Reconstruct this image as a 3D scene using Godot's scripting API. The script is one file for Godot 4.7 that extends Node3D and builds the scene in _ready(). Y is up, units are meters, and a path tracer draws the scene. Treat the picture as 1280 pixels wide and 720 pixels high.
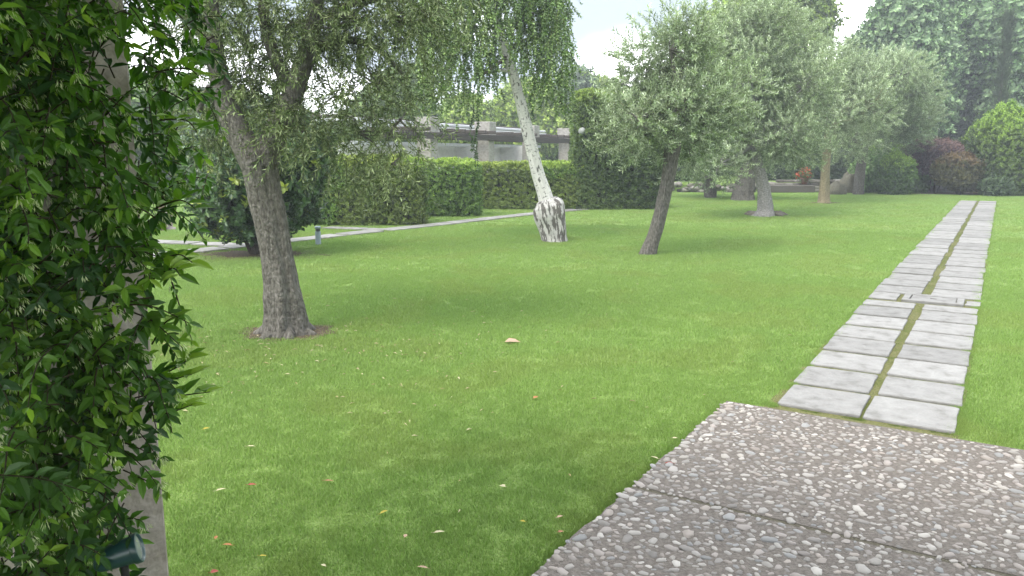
extends Node3D

const EYE := Vector3(0, 1.62, 0)
const F := 980.0
const TILT := 0.16978
const PATH_AT := Vector3(2.15, 0, -4.60)          # front end of the slab path, middle of its gap
const ALONG := Vector3(0.5265, 0, -0.8502)        # the way the path runs
const ACROSS := Vector3(0.8502, 0, 0.5265)

var taken := {}
var rng := RandomNumberGenerator.new()
var fn := FastNoiseLite.new()
var mats := {}

# ---------------------------------------------------------------- naming
func numbered(called: String, parent: Node) -> String:
	var key = str(parent.get_instance_id()) + called
	if not taken.has(key):
		taken[key] = 0
		return called
	taken[key] += 1
	return "%s_%03d" % [called, taken[key]]

func thing(called: String, label: String, category: String, where := Vector3.ZERO, group := "") -> Node3D:
	var o := Node3D.new()
	o.name = numbered(called, self)
	add_child(o, true)
	o.position = where
	tag(o, label, category, group)
	return o

func tag(o: Node, label: String, category: String, group := ""):
	o.set_meta("label", label)
	o.set_meta("category", category)
	if group != "": o.set_meta("group", group)

# a mesh written in world coordinates becomes a part of its thing (or a top-level object)
func part(called: String, mesh: Mesh, parent: Node3D, kind := "") -> MeshInstance3D:
	var o := MeshInstance3D.new()
	o.name = numbered(called, parent)
	o.mesh = mesh
	parent.add_child(o, true)
	if parent != self: o.position = -world_of(parent)
	if kind != "": o.set_meta("kind", kind)
	return o

func world_of(n: Node3D) -> Vector3:
	var p := Vector3.ZERO
	var k: Node = n
	while k != self and k is Node3D:
		p += (k as Node3D).position
		k = k.get_parent()
	return p

func scatter(called: String, mesh: Mesh, buf: PackedFloat32Array, parent: Node3D) -> MultiMeshInstance3D:
	var mm := MultiMesh.new()
	mm.transform_format = MultiMesh.TRANSFORM_3D
	mm.use_colors = true
	mm.mesh = mesh
	if mesh.has_meta("gain"):
		var g: float = mesh.get_meta("gain")
		for k in range(12, buf.size(), 16):
			buf[k] *= g; buf[k + 1] *= g; buf[k + 2] *= g
	mm.instance_count = buf.size() / 16
	mm.buffer = buf
	var o := MultiMeshInstance3D.new()
	o.name = numbered(called, parent)
	o.multimesh = mm
	parent.add_child(o, true)
	if parent != self: o.position = -world_of(parent)
	o.set_meta("kind", "stuff")
	return o

# ---------------------------------------------------------------- pixels of a 1280x720 view turned into places
func sight(px: float, py: float) -> Vector3:
	var x := (px - 640.0) / F
	var y := (360.0 - py) / F
	return Vector3(x, y * cos(TILT) - sin(TILT), -cos(TILT) - y * sin(TILT))

func at(px: float, py: float, deep: float) -> Vector3:
	var d := sight(px, py)
	return EYE + d * (deep / -d.z)

func on(px: float, py: float, y := 0.0) -> Vector3:
	var d := sight(px, py)
	return EYE + d * ((y - EYE.y) / d.y)

func sv(s: float, v: float, y := 0.0) -> Vector3:
	return PATH_AT + ALONG * s + ACROSS * v + Vector3(0, y, 0)

# ---------------------------------------------------------------- mesh building
class MB:
	var v := PackedVector3Array()
	var n := PackedVector3Array()
	var c := PackedColorArray()
	var uv := PackedVector2Array()
	var i := PackedInt32Array()
	func tri(a: Vector3, b: Vector3, d: Vector3, col := Color.WHITE):
		var k := v.size()
		var m := (d - a).cross(b - a).normalized()
		v.append(a); v.append(b); v.append(d)
		for j in 3:
			n.append(m); c.append(col); uv.append(Vector2.ZERO)
		i.append(k); i.append(k + 1); i.append(k + 2)
	func quad(a: Vector3, b: Vector3, d: Vector3, e: Vector3, col := Color.WHITE):
		tri(a, b, d, col); tri(a, d, e, col)
	func smooth_from(k0: int, i0: int):
		var acc := PackedVector3Array()
		acc.resize(v.size() - k0)
		for t in range(i0, i.size(), 3):
			var a := v[i[t]]; var m := (v[i[t + 2]] - a).cross(v[i[t + 1]] - a)
			for q in 3: acc[i[t + q] - k0] += m
		for q in acc.size(): n[k0 + q] = acc[q].normalized()
	func mesh(mat: Material) -> ArrayMesh:
		var top := 1.0
		for q in c: top = maxf(top, maxf(q.r, maxf(q.g, q.b)))
		if top > 1.0:
			for k in c.size(): c[k] = Color(c[k].r / top, c[k].g / top, c[k].b / top)
		var a := []
		a.resize(Mesh.ARRAY_MAX)
		a[Mesh.ARRAY_VERTEX] = v; a[Mesh.ARRAY_NORMAL] = n; a[Mesh.ARRAY_COLOR] = c
		a[Mesh.ARRAY_TEX_UV] = uv; a[Mesh.ARRAY_INDEX] = i
		var m := ArrayMesh.new()
		m.add_surface_from_arrays(Mesh.PRIMITIVE_TRIANGLES, a)
		m.surface_set_material(0, mat)
		if top > 1.0: m.set_meta("gain", top)
		return m

func sides_of(d: Vector3) -> Array:
	var h := Vector3.UP if absf(d.y) < 0.9 else Vector3.RIGHT
	var x := d.cross(h).normalized()
	return [x, x.cross(d).normalized()]

func unit() -> Vector3:
	var z := rng.randf_range(-1, 1)
	var a := rng.randf() * TAU
	var r := sqrt(1 - z * z)
	return Vector3(r * cos(a), z, r * sin(a))

# smooth line through points; every entry is [Vector3, radius]
func spline(p: Array, steps: int) -> Array:
	var out := []
	for k in p.size() - 1:
		var a = p[maxi(k - 1, 0)]; var b = p[k]; var c = p[k + 1]; var d = p[mini(k + 2, p.size() - 1)]
		for q in steps:
			var t := float(q) / steps
			out.append([b[0].cubic_interpolate(c[0], a[0], d[0], t), lerpf(b[1], c[1], smoothstep(0, 1, t) * 0.5 + t * 0.5)])
	out.append(p[p.size() - 1])
	return out

# swept tube; rough > 0 gives it a fissured, lumpy surface
func tube(mb: MB, line: Array, sides: int, rough := 0.0, knots := 0.0, col := Color.WHITE, capped := true):
	var k0 := mb.v.size()
	var i0 := mb.i.size()
	var along := 0.0
	var t0: Vector3 = (line[1][0] - line[0][0]).normalized()
	var x: Vector3 = sides_of(t0)[0]
	for k in line.size():
		var p: Vector3 = line[k][0]
		var t: Vector3 = (line[mini(k + 1, line.size() - 1)][0] - line[maxi(k - 1, 0)][0]).normalized()
		x = (x - t * x.dot(t)).normalized()
		var y := t.cross(x)
		if k > 0: along += p.distance_to(line[k - 1][0])
		for j in sides + 1:
			var a := TAU * (j % sides) / sides
			var r: float = line[k][1]
			if rough > 0.0:
				var e := fn.get_noise_3d(cos(a) * 260 * r + p.x * 3.0, sin(a) * 260 * r, along * 22.0 + p.z * 5.0)
				var g := fn.get_noise_3d(cos(a) * 60, sin(a) * 60 + 40, along * 38 + p.x * 20.0)
				r *= 1.0 + rough * (1.0 - 2.2 * absf(e)) + knots * g
			mb.v.append(p + (x * cos(a) + y * sin(a)) * r)
			mb.n.append(Vector3.UP); mb.c.append(col)
			mb.uv.append(Vector2(float(j) / sides, along))
	for k in line.size() - 1:
		for j in sides:
			var a := k0 + k * (sides + 1) + j
			var b := a + sides + 1
			mb.i.append_array(PackedInt32Array([a, a + 1, b, a + 1, b + 1, b]))
	mb.smooth_from(k0, i0)
	for k in line.size():                          # the seam
		var a := k0 + k * (sides + 1)
		var m := (mb.n[a] + mb.n[a + sides]).normalized()
		mb.n[a] = m; mb.n[a + sides] = m
	if capped:
		var last := k0 + (line.size() - 1) * (sides + 1)
		for j in range(1, sides - 1):
			mb.tri(mb.v[last], mb.v[last + j + 1], mb.v[last + j], col)

# box with chamfered edges, in a frame (centre, x axis, y axis, z axis, half sizes)
func block(mb: MB, c: Vector3, x: Vector3, y: Vector3, z: Vector3, h: Vector3, ch := 0.01, col := Color.WHITE):
	var f := [[x, y, z, h.x, h.y, h.z], [y, z, x, h.y, h.z, h.x], [z, x, y, h.z, h.x, h.y]]
	for s in [-1.0, 1.0]:
		for g in f:
			var u: Vector3 = g[1] * (g[4] - ch); var w: Vector3 = g[2] * (g[5] - ch)
			var o: Vector3 = c + g[0] * g[3] * s
			if s > 0: mb.quad(o - u - w, o - u + w, o + u + w, o + u - w, col)
			else: mb.quad(o - u - w, o + u - w, o + u + w, o - u + w, col)
	for g in f:                                     # chamfers along axis g[0]
		for s in [-1.0, 1.0]:
			for t in [-1.0, 1.0]:
				var l: Vector3 = g[0] * (g[3] - ch)
				var a: Vector3 = c + g[1] * g[4] * s + g[2] * (g[5] - ch) * t
				var b: Vector3 = c + g[1] * (g[4] - ch) * s + g[2] * g[5] * t
				if s * t > 0: mb.quad(a - l, b - l, b + l, a + l, col)
				else: mb.quad(a + l, b + l, b - l, a - l, col)
	for s in [-1.0, 1.0]:
		for t in [-1.0, 1.0]:
			for r in [-1.0, 1.0]:
				var a: Vector3 = c + x * h.x * s + y * (h.y - ch) * t + z * (h.z - ch) * r
				var b: Vector3 = c + x * (h.x - ch) * s + y * h.y * t + z * (h.z - ch) * r
				var d: Vector3 = c + x * (h.x - ch) * s + y * (h.y - ch) * t + z * h.z * r
				if s * t * r > 0: mb.tri(a, d, b, col)
				else: mb.tri(a, b, d, col)

func box_mesh(c: Vector3, turn: float, size: Vector3, mat: Material, ch := 0.012) -> ArrayMesh:
	var mb := MB.new()
	var b := Basis(Vector3.UP, turn)
	block(mb, c, b.x, b.y, b.z, size * 0.5, ch)
	return mb.mesh(mat)

# surface of revolution about `axis`; profile is [distance along, radius]
func lathe(mb: MB, o: Vector3, axis: Vector3, prof: Array, sides: int, col := Color.WHITE):
	var k0 := mb.v.size(); var i0 := mb.i.size()
	var e := sides_of(axis)
	for p in prof:
		for j in sides:
			var a := TAU * j / sides
			mb.v.append(o + axis * p[0] + (e[0] * cos(a) + e[1] * sin(a)) * p[1])
			mb.n.append(Vector3.UP); mb.c.append(col); mb.uv.append(Vector2(float(j) / sides, p[0]))
	for k in prof.size() - 1:
		for j in sides:
			var a := k0 + k * sides + j; var b := k0 + k * sides + (j + 1) % sides
			mb.i.append_array(PackedInt32Array([a, a + sides, b, b, a + sides, b + sides]))
	mb.smooth_from(k0, i0)

# rounded lump (stones, boulders); noise makes it uneven
func lump(mb: MB, c: Vector3, b: Basis, r: Vector3, rings: int, segs: int, uneven: float, salt: float, col := Color.WHITE, low := -1.0):
	var k0 := mb.v.size(); var i0 := mb.i.size()
	for k in rings + 1:
		var e := lerpf(PI / 2, asin(low) if low > -1.0 else -PI / 2, float(k) / rings)
		for j in segs:
			var a := TAU * j / segs
			var d := Vector3(cos(e) * cos(a), sin(e), cos(e) * sin(a))
			var q := 1.0 + uneven * fn.get_noise_3d(d.x * 55 + salt, d.y * 55, d.z * 55 + salt * 0.7)
			mb.v.append(c + b * (d * r * q))
			mb.n.append(Vector3.UP); mb.c.append(col); mb.uv.append(Vector2(float(j) / segs, float(k) / rings))
	for k in rings:
		for j in segs:
			var a := k0 + k * segs + j; var d := k0 + k * segs + (j + 1) % segs
			mb.i.append_array(PackedInt32Array([a, d, a + segs, d, d + segs, a + segs]))
	mb.smooth_from(k0, i0)

# one leaf: folded along its midrib; wide ones get two cross sections
func leaf(mb: MB, b: Vector3, d: Vector3, up: Vector3, l: float, w: float, fold: float, curl: float, col: Color, rich := false):
	var nrm := (up - d * up.dot(d)).normalized()
	var s := d.cross(nrm)
	var tip := b + d * l - nrm * curl * l
	if not rich:
		var m := b + d * l * 0.48
		mb.tri(b, m - s * w * 0.5 + nrm * fold * w, tip, col)
		mb.tri(b, tip, m + s * w * 0.5 + nrm * fold * w, col)
		return
	var m1 := b + d * l * 0.3; var m2 := b + d * l * 0.65 - nrm * curl * l * 0.35
	var e := nrm * fold * w
	var l1 := m1 - s * w * 0.47 + e; var r1 := m1 + s * w * 0.47 + e
	var l2 := m2 - s * w * 0.40 + e * 0.8; var r2 := m2 + s * w * 0.40 + e * 0.8
	mb.tri(b, l1, m1, col); mb.tri(b, m1, r1, col)
	mb.quad(m1, l1, l2, m2, col); mb.quad(r1, m1, m2, r2, col)
	mb.tri(m2, l2, tip, col); mb.tri(m2, tip, r2, col)

# a twig along +y with leaves; cols are picked at random
func sprig(l: float, count: int, ll: float, lw: float, spread: float, cols: Array, mat: Material, rich := false, twig := Color(0.09, 0.075, 0.05), hang := 0.0) -> ArrayMesh:
	var mb := MB.new()
	if twig.a > 0:
		tube(mb, [[Vector3.ZERO, l * 0.012 + 0.0008], [Vector3(0, l, 0), 0.0008]], 3, 0, 0, twig, false)
	for k in count:
		var y := l * (k + 1.0) / count
		var a := k * 2.4 + rng.randf_range(-0.5, 0.5)
		var out := Vector3(cos(a), 0, sin(a))
		var d := (out * sin(spread) + Vector3.UP * cos(spread) + unit() * 0.25).normalized()
		if hang > 0: d = (d * (1 - hang) + Vector3(0, 1, 0) * hang + unit() * 0.2).normalized()
		var col: Color = cols[rng.randi() % cols.size()]
		var q := rng.randf_range(0.8, 1.2)
		col = Color(col.r * q, col.g * q, col.b * q)
		leaf(mb, Vector3(0, y, 0), d, (out * -0.3 + Vector3.UP + unit() * 0.5).normalized(), ll * rng.randf_range(0.7, 1.15), lw * rng.randf_range(0.8, 1.15), rng.randf_range(0.05, 0.25), rng.randf_range(-0.05, 0.2), col, rich)
	return mb.mesh(mat)

func put(buf: PackedFloat32Array, o: Vector3, d: Vector3, hint: Vector3, size: float, col: Color):
	var z := hint - d * hint.dot(d)
	if z.length_squared() < 1e-4: z = sides_of(d)[0]
	z = z.normalized() * size
	var y := d * size
	var x := d.cross(z)
	buf.append_array(PackedFloat32Array([x.x, y.x, z.x, o.x, x.y, y.y, z.y, o.y, x.z, y.z, z.z, o.z, col.r, col.g, col.b, 1.0]))

func shade(dark: Color, light: Color, t: float) -> Color:
	return dark.lerp(light, clampf(t, 0, 1))

# ---------------------------------------------------------------- materials
func noise_tex(freq: float, ramp: Array, seed_ := 1, octaves := 4, kind := FastNoiseLite.TYPE_SIMPLEX_SMOOTH, size := 512, normal := 0.0) -> NoiseTexture2D:
	var n := FastNoiseLite.new()
	n.seed = seed_; n.frequency = freq; n.fractal_octaves = octaves; n.noise_type = kind
	var t := NoiseTexture2D.new()
	t.width = size; t.height = size; t.seamless = true; t.noise = n
	if normal > 0.0:
		t.as_normal_map = true; t.bump_strength = normal
	elif ramp.size():
		var g := Gradient.new()
		var off := PackedFloat32Array(); var cs := PackedColorArray()
		for k in ramp.size():
			off.append(float(ramp[k][0])); cs.append((ramp[k][1] as Color).linear_to_srgb())
		g.offsets = off; g.colors = cs
		t.color_ramp = g
	return t

func surface(key: String, ramp: Array, scale_: float, freq := 0.02, rough := 0.9, bump := 6.0, bump_scale := 0.0, seed_ := 3) -> StandardMaterial3D:
	if mats.has(key): return mats[key]
	var m := StandardMaterial3D.new()
	m.albedo_texture = noise_tex(freq, ramp, seed_, 5)
	m.uv1_triplanar = true; m.uv1_world_triplanar = true
	m.uv1_scale = Vector3.ONE * scale_
	m.roughness = rough
	m.metallic_specular = 0.3
	m.vertex_color_use_as_albedo = true
	if bump > 0.0:
		m.normal_enabled = true
		m.normal_texture = noise_tex(freq * 2.0, [], seed_ + 4, 4, FastNoiseLite.TYPE_SIMPLEX_SMOOTH, 512, bump)
		m.normal_scale = 1.0
	mats[key] = m
	return m

func plain(key: String, col: Color, rough := 0.7, spec := 0.4) -> StandardMaterial3D:
	if mats.has(key): return mats[key]
	var m := StandardMaterial3D.new()
	m.albedo_color = col.linear_to_srgb()
	m.roughness = rough
	m.metallic_specular = spec
	m.vertex_color_use_as_albedo = true
	mats[key] = m
	return m

func leaf_mat(key: String, rough: float, through: Color, spec := 0.4) -> StandardMaterial3D:
	if mats.has(key): return mats[key]
	var m := StandardMaterial3D.new()
	m.vertex_color_use_as_albedo = true
	m.roughness = rough
	m.metallic_specular = spec
	m.cull_mode = BaseMaterial3D.CULL_DISABLED
	m.backlight_enabled = true
	m.backlight = through
	mats[key] = m
	return m

# ---------------------------------------------------------------- crowns and trees
# blobs: [centre, radii, share]; a crown is clusters of sprigs spread through the blobs
func crown(root: Node3D, called: String, mesh: Mesh, blobs: Array, o: Dictionary) -> Array:
	var buf := PackedFloat32Array()
	var spots := []
	for b in blobs:
		var n := int(o.n * b[2])
		for k in n:
			var dir := unit()
			var p: Vector3 = b[0] + dir * b[1] * pow(rng.randf(), o.get("pw", 0.45))
			if o.has("stray") and rng.randf() < o.stray: p = b[0] + dir * b[1] * rng.randf_range(1.0, 1.32)
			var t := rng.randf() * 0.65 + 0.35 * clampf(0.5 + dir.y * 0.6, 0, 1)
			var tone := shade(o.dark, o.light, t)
			spots.append([b[0], p])
			for j in int(o.sp):
				var off: Vector3 = Vector3(rng.randfn(), rng.randfn(), rng.randfn()) * o.cr
				var d: Vector3 = (dir * o.get("out", 0.6) + off.normalized() * 0.5 + unit() * o.get("wild", 0.7) + Vector3.DOWN * o.get("droop", 0.0)).normalized()
				var q := rng.randf_range(0.8, 1.2)
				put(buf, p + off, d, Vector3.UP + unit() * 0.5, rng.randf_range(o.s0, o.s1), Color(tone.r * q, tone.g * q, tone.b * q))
	scatter(called, mesh, buf, root)
	return spots

func twigs(root: Node3D, spots: Array, every: int, r: float, mat: Material, col := Color.WHITE):
	var mb := MB.new()
	for k in range(0, spots.size(), every):
		var a: Vector3 = spots[k][0]; var b: Vector3 = spots[k][1]
		var m := a.lerp(b, 0.5) + unit() * a.distance_to(b) * 0.12
		tube(mb, spline([[a, r], [m, r * 0.7], [b, r * 0.25]], 3), 5, 0, 0, col, false)
	if mb.v.size(): part("twigs", mb.mesh(mat), root, "stuff")

func limb(root: Node3D, called: String, pts: Array, steps: int, sides: int, mat: Material, rough := 0.0, knots := 0.0) -> MeshInstance3D:
	var mb := MB.new()
	tube(mb, spline(pts, steps), sides, rough, knots)
	return part(called, mb.mesh(mat), root)

# a far tree: trunk, crown of uneven blobs
func far_tree(called: String, label: String, px: float, top: float, wide: float, deep: float, mesh: Mesh, o: Dictionary, trunk_col: Color, low := 0.12, group := "trees behind the garden"):
	var hub := at(px, 192, deep); hub.y = 0
	var m := deep / 985.0
	var w := wide * m * 0.5
	var h: float = at(px, top, deep).y
	var root := thing(called, label, "tree", hub, group)
	var bark = surface("far_bark", [[0.0, Color(0.05, 0.042, 0.035)], [1.0, Color(0.15, 0.135, 0.115)]], 0.8, 0.03)
	limb(root, "trunk", [[hub + Vector3(0, -0.2, 0), w * 0.09], [hub + Vector3(w * 0.03, h * 0.35, 0), w * 0.065], [hub + Vector3(-w * 0.03, h * 0.85, 0), w * 0.02]], 5, 9, bark, 0.08, 0.1)
	var blobs := []
	var c := hub + Vector3(0, h * (0.5 + low * 0.5), 0)
	var half := h * (1 - low) * 0.5
	blobs.append([c, Vector3(w * 0.72, half * 0.8, w * 0.72), 1.0])
	for k in 13:
		var d := unit()
		var p := c + Vector3(d.x * w * 0.66, d.y * half * 0.72, d.z * w * 0.66)
		var r := rng.randf_range(0.24, 0.42)
		blobs.append([p, Vector3(w * r, half * r * 0.8, w * r), 0.32])
	blobs.append([hub + Vector3(rng.randf_range(-0.2, 0.2) * w, h - half * 0.28, 0), Vector3(w * 0.3, half * 0.26, w * 0.3), 0.25])
	var spots := crown(root, "crown", mesh, blobs, o)
	twigs(root, spots, 9, w * 0.018, bark)

# clipped hedge: leaves all over the faces of a slightly uneven box, with woody stems inside
func hedge(called: String, label: String, corner: Vector3, dx: Vector3, dz: Vector3, h: float, mesh: Mesh, o: Dictionary, round_ := 0.12):
	var mid := corner + dx * 0.5 + dz * 0.5
	var root := thing(called, label, "hedge", mid, o.get("group", "clipped hedges"))
	var bark = surface("hedge_wood", [[0.0, Color(0.018, 0.022, 0.012)], [1.0, Color(0.05, 0.055, 0.03)]], 1.5, 0.04)
	var ux := dx.normalized(); var uz := dz.normalized()
	var core := MB.new()
	block(core, mid + Vector3(0, h * 0.5 - 0.06, 0), ux, Vector3.UP, uz, Vector3(dx.length() * 0.5 - 0.17, h * 0.5 - 0.16, dz.length() * 0.5 - 0.17), 0.15)
	part("branches", core.mesh(bark), root, "stuff")
	var st := MB.new()
	for k in int(dx.length() / 0.35):
		var b := corner + dx * ((k + 0.5) / int(dx.length() / 0.35)) + dz * rng.randf_range(0.3, 0.7)
		tube(st, [[b, 0.03], [b + Vector3(rng.randf_range(-.1, .1), h * 0.4, 0), 0.02]], 5)
	part("stems", st.mesh(bark), root, "stuff")
	var buf := PackedFloat32Array()
	var faces := [[corner + dz, dx, Vector3(0, h, 0), uz], [corner, dz, Vector3(0, h, 0), -ux], [corner + dx, dz, Vector3(0, h, 0), ux], [corner + Vector3(0, h, 0), dx, dz, Vector3.UP], [corner, dx, Vector3(0, h, 0), -uz]]
	for f in faces:
		var count := int(f[1].length() * f[2].length() * o.n)
		for k in count:
			var a := rng.randf(); var b := rng.randf()
			if f[2].y > 0: b = 1.0 - pow(b, 0.9)
			var p: Vector3 = f[0] + f[1] * a + f[2] * b
			var big := fn.get_noise_3d(p.x * 22, p.y * 22, p.z * 22) * 0.07 + fn.get_noise_3d(p.x * 70, p.y * 70, p.z * 70) * 0.05
			# rounded rims
			var ea: float = minf(a, 1 - a) * f[1].length(); var eb: float = (1 - b) * f[2].length() if f[2].y > 0 else minf(b, 1 - b) * f[2].length()
			var cut := maxf(0, round_ - ea) + maxf(0, round_ - eb)
			p += f[3] * (big - cut * 0.5 - rng.randf() * 0.1 + 0.02)
			var d: Vector3 = (f[3] * 0.8 + unit() * 0.8 + Vector3(0, 0.35, 0)).normalized()
			var patch := 0.5 + 0.9 * fn.get_noise_3d(p.x * 9 + 50, p.y * 14, p.z * 9)
			var tone := shade(o.dark, o.light, patch * 0.6 + rng.randf() * 0.4)
			if f[3] == Vector3.UP or (f[2].y > 0 and b > 0.93): tone = tone.lerp(o.tip, 0.55)
			if o.has("odd") and fn.get_noise_3d(p.x * 16, p.y * 16 + 90, p.z * 16) > 0.22: tone = tone.lerp(o.odd, 0.3)
			put(buf, p, d, f[3] + Vector3.UP + unit() * 0.6, rng.randf_range(o.s0, o.s1), tone)
	scatter("foliage", mesh, buf, root)

# free-standing rounded shrub
func shrub(called: String, label: String, category: String, base: Vector3, c: Vector3, r: Vector3, mesh: Mesh, o: Dictionary, stems := 4, group := "shrubs in the far bed") -> Node3D:
	var root := thing(called, label, category, base, group)
	var bark = surface("shrub_wood", [[0.0, Color(0.03, 0.026, 0.02)], [1.0, Color(0.09, 0.075, 0.06)]], 1.5, 0.04)
	for k in stems:
		var a := TAU * k / stems + rng.randf()
		var d := Vector3(cos(a), 0, sin(a))
		limb(root, "stem", [[base + d * 0.08 - Vector3(0, 0.05, 0), 0.035], [base + d * r.x * 0.25 + Vector3(0, c.y * 0.4, 0), 0.028], [c + d * r.x * 0.5, 0.012]], 4, 6, bark, 0.1, 0.1)
	var buf := PackedFloat32Array()
	for k in int(o.n):
		var dir := unit()
		var bump := 1.0 + 0.35 * fn.get_noise_3d(dir.x * 45 + base.x * 9, dir.y * 45, dir.z * 45) + 0.12 * fn.get_noise_3d(dir.x * 150, dir.y * 150 + base.x, dir.z * 150)
		var p := c + dir * r * bump * (1.0 - 0.35 * pow(rng.randf(), 2.0))
		if p.y < 0.05: continue
		var d := (dir * 0.7 + unit() * 0.8 + Vector3(0, o.get("rise", 0.3), 0)).normalized()
		var tone := shade(o.dark, o.light, 0.5 + 0.8 * fn.get_noise_3d(p.x * 20, p.y * 20, p.z * 20) + rng.randf_range(-0.35, 0.35))
		if o.has("tip") and dir.y > rng.randf_range(0.2, 0.75): tone = tone.lerp(o.tip, 0.75)
		if o.has("odd") and rng.randf() < 0.06: tone = o.odd
		put(buf, p, d, dir + Vector3.UP + unit() * 0.6, rng.randf_range(o.s0, o.s1), tone)
	scatter("foliage", mesh, buf, root)
	return root

func olive_crown(root: Node3D, fork: Vector3, blobs: Array, mesh: Mesh, o: Dictionary, bark: Material, thick: float):
	for b in blobs:
		var c: Vector3 = b[0]
		var m := fork.lerp(c, 0.5) + unit() * 0.12 + Vector3(0, 0.1, 0)
		limb(root, "branch", [[fork, thick], [m, thick * 0.62], [c, thick * 0.3]], 5, 7, bark, 0.12, 0.2)
	var spots := crown(root, "crown", mesh, blobs, o)
	twigs(root, spots, 3, thick * 0.2, bark)

# ---------------------------------------------------------------- the scene
func _ready():
	rng.seed = 20240611
	fn.seed = 11; fn.frequency = 0.02; fn.fractal_octaves = 3
	setup_view()
	build_ground()
	build_portico()
	build_path()
	build_paving()
	build_house()
	build_hedges()
	build_olives()
	build_birch()
	build_far_trees()
	build_far_bed()
	build_small_things()
	build_vine()
	build_grass()

func setup_view():
	var cam := Camera3D.new()
	cam.name = "camera"
	cam.fov = rad_to_deg(2.0 * atan(360.0 / F))
	cam.position = EYE
	cam.rotation = Vector3(-TILT, 0, 0)
	cam.near = 0.05; cam.far = 900.0
	add_child(cam)
	cam.current = true
	var e := Environment.new()
	e.background_mode = Environment.BG_SKY
	e.tonemap_mode = Environment.TONE_MAPPER_LINEAR
	e.tonemap_exposure = 3.0
	e.sdfgi_enabled = true; e.ssao_enabled = true; e.ssil_enabled = true
	e.fog_enabled = true
	e.fog_density = 0.0024
	e.fog_light_color = Color(0.93, 0.96, 1.0)
	var sky := Sky.new()
	var sm := PanoramaSkyMaterial.new()
	sm.panorama = ImageTexture.create_from_image(cloud_picture())
	sky.sky_material = sm
	e.sky = sky
	var we := WorldEnvironment.new()
	we.name = "world_environment"
	we.environment = e
	add_child(we)
	var sun := DirectionalLight3D.new()
	sun.name = "sun"
	sun.light_color = Color(1.0, 0.96, 0.9)
	sun.light_energy = 0.34
	sun.light_angular_distance = 20.0
	sun.shadow_enabled = true
	sun.rotation_degrees = Vector3(-58, -38, 0)
	add_child(sun)

# bright broken cloud with pale blue gaps, the same all round
func cloud_picture() -> Image:
	var w := 768; var h := 384
	var im := Image.create(w, h, false, Image.FORMAT_RGBF)
	var n := FastNoiseLite.new()
	n.seed = 5; n.frequency = 1.0; n.fractal_octaves = 5; n.noise_type = FastNoiseLite.TYPE_SIMPLEX_SMOOTH
	for y in h:
		var el := PI * (0.5 - (y + 0.5) / h)
		for x in w:
			var az := TAU * (x + 0.5) / w
			var d := Vector3(cos(el) * cos(az), sin(el), cos(el) * sin(az))
			if d.y < -0.02:
				im.set_pixel(x, y, Color(0.5, 0.52, 0.5)); continue
			var p := d / (maxf(d.y, 0.0) + 0.32)
			var c := smoothstep(-0.10, 0.20, n.get_noise_3d(p.x * 0.9, p.y * 0.5, p.z * 0.9))
			var g := 0.85 + 0.5 * n.get_noise_3d(p.x * 1.6 + 9.0, 3.0, p.z * 1.6)
			var k := 1.35 + 0.75 * maxf(d.y, 0.0)
			var col := Color(0.275, 0.32, 0.365).lerp(Color(1.55, 1.58, 1.62) * g, c)
			im.set_pixel(x, y, Color(col.r * k, col.g * k, col.b * k) if c > 0.5 else Color(col.r, col.g, col.b) * lerpf(1.0, k, c * 2.0))
	return im

# ---------------------------------------------------------------- ground
func struct(called: String, mesh: Mesh) -> MeshInstance3D:
	var o := part(called, mesh, self, "structure")
	return o

func sheet(points: PackedVector2Array, y: float, mat: Material) -> ArrayMesh:
	var mb := MB.new()
	var ix := Geometry2D.triangulate_polygon(points)
	for k in range(0, ix.size(), 3):
		var a := points[ix[k]]; var b := points[ix[k + 1]]; var d := points[ix[k + 2]]
		var q := [Vector3(a.x, y, a.y), Vector3(b.x, y, b.y), Vector3(d.x, y, d.y)]
		if (q[2] - q[0]).cross(q[1] - q[0]).y > 0: mb.tri(q[0], q[1], q[2])
		else: mb.tri(q[0], q[2], q[1])
	return mb.mesh(mat)

func blot(c: Vector3, rx: float, rz: float, salt: float, y: float, mat: Material) -> ArrayMesh:
	var pts := PackedVector2Array()
	for k in 40:
		var a := TAU * k / 40
		var q := 1.0 + 0.5 * fn.get_noise_2d(cos(a) * 50 + salt, sin(a) * 50) + 0.3 * fn.get_noise_2d(cos(a) * 160, sin(a) * 160 + salt)
		pts.append(Vector2(c.x + cos(a) * rx * q, c.z + sin(a) * rz * q))
	return sheet(pts, y, mat)

func lawn_mat() -> StandardMaterial3D:
	return surface("lawn", [[0.0, Color(0.125, 0.19, 0.046)], [0.45, Color(0.14, 0.21, 0.052)], [0.7, Color(0.15, 0.222, 0.057)], [1.0, Color(0.162, 0.232, 0.065)]], 0.9, 0.03, 0.95, 9.0)

func soil_mat() -> StandardMaterial3D:
	return surface("soil", [[0.0, Color(0.055, 0.04, 0.026)], [0.5, Color(0.11, 0.085, 0.055)], [1.0, Color(0.16, 0.13, 0.085)]], 1.3, 0.03, 0.95, 12.0)

func build_ground():
	var pm := PlaneMesh.new()
	pm.size = Vector2(500, 500)
	pm.material = lawn_mat()
	struct("lawn", pm)
	# raised lawn behind the low stone edging
	var mb := MB.new()
	block(mb, Vector3(28, 0.1, -51), Vector3.RIGHT, Vector3.UP, Vector3.BACK, Vector3(24, 0.28, 16.5), 0.1)
	struct("upper_lawn", mb.mesh(lawn_mat()))

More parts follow.
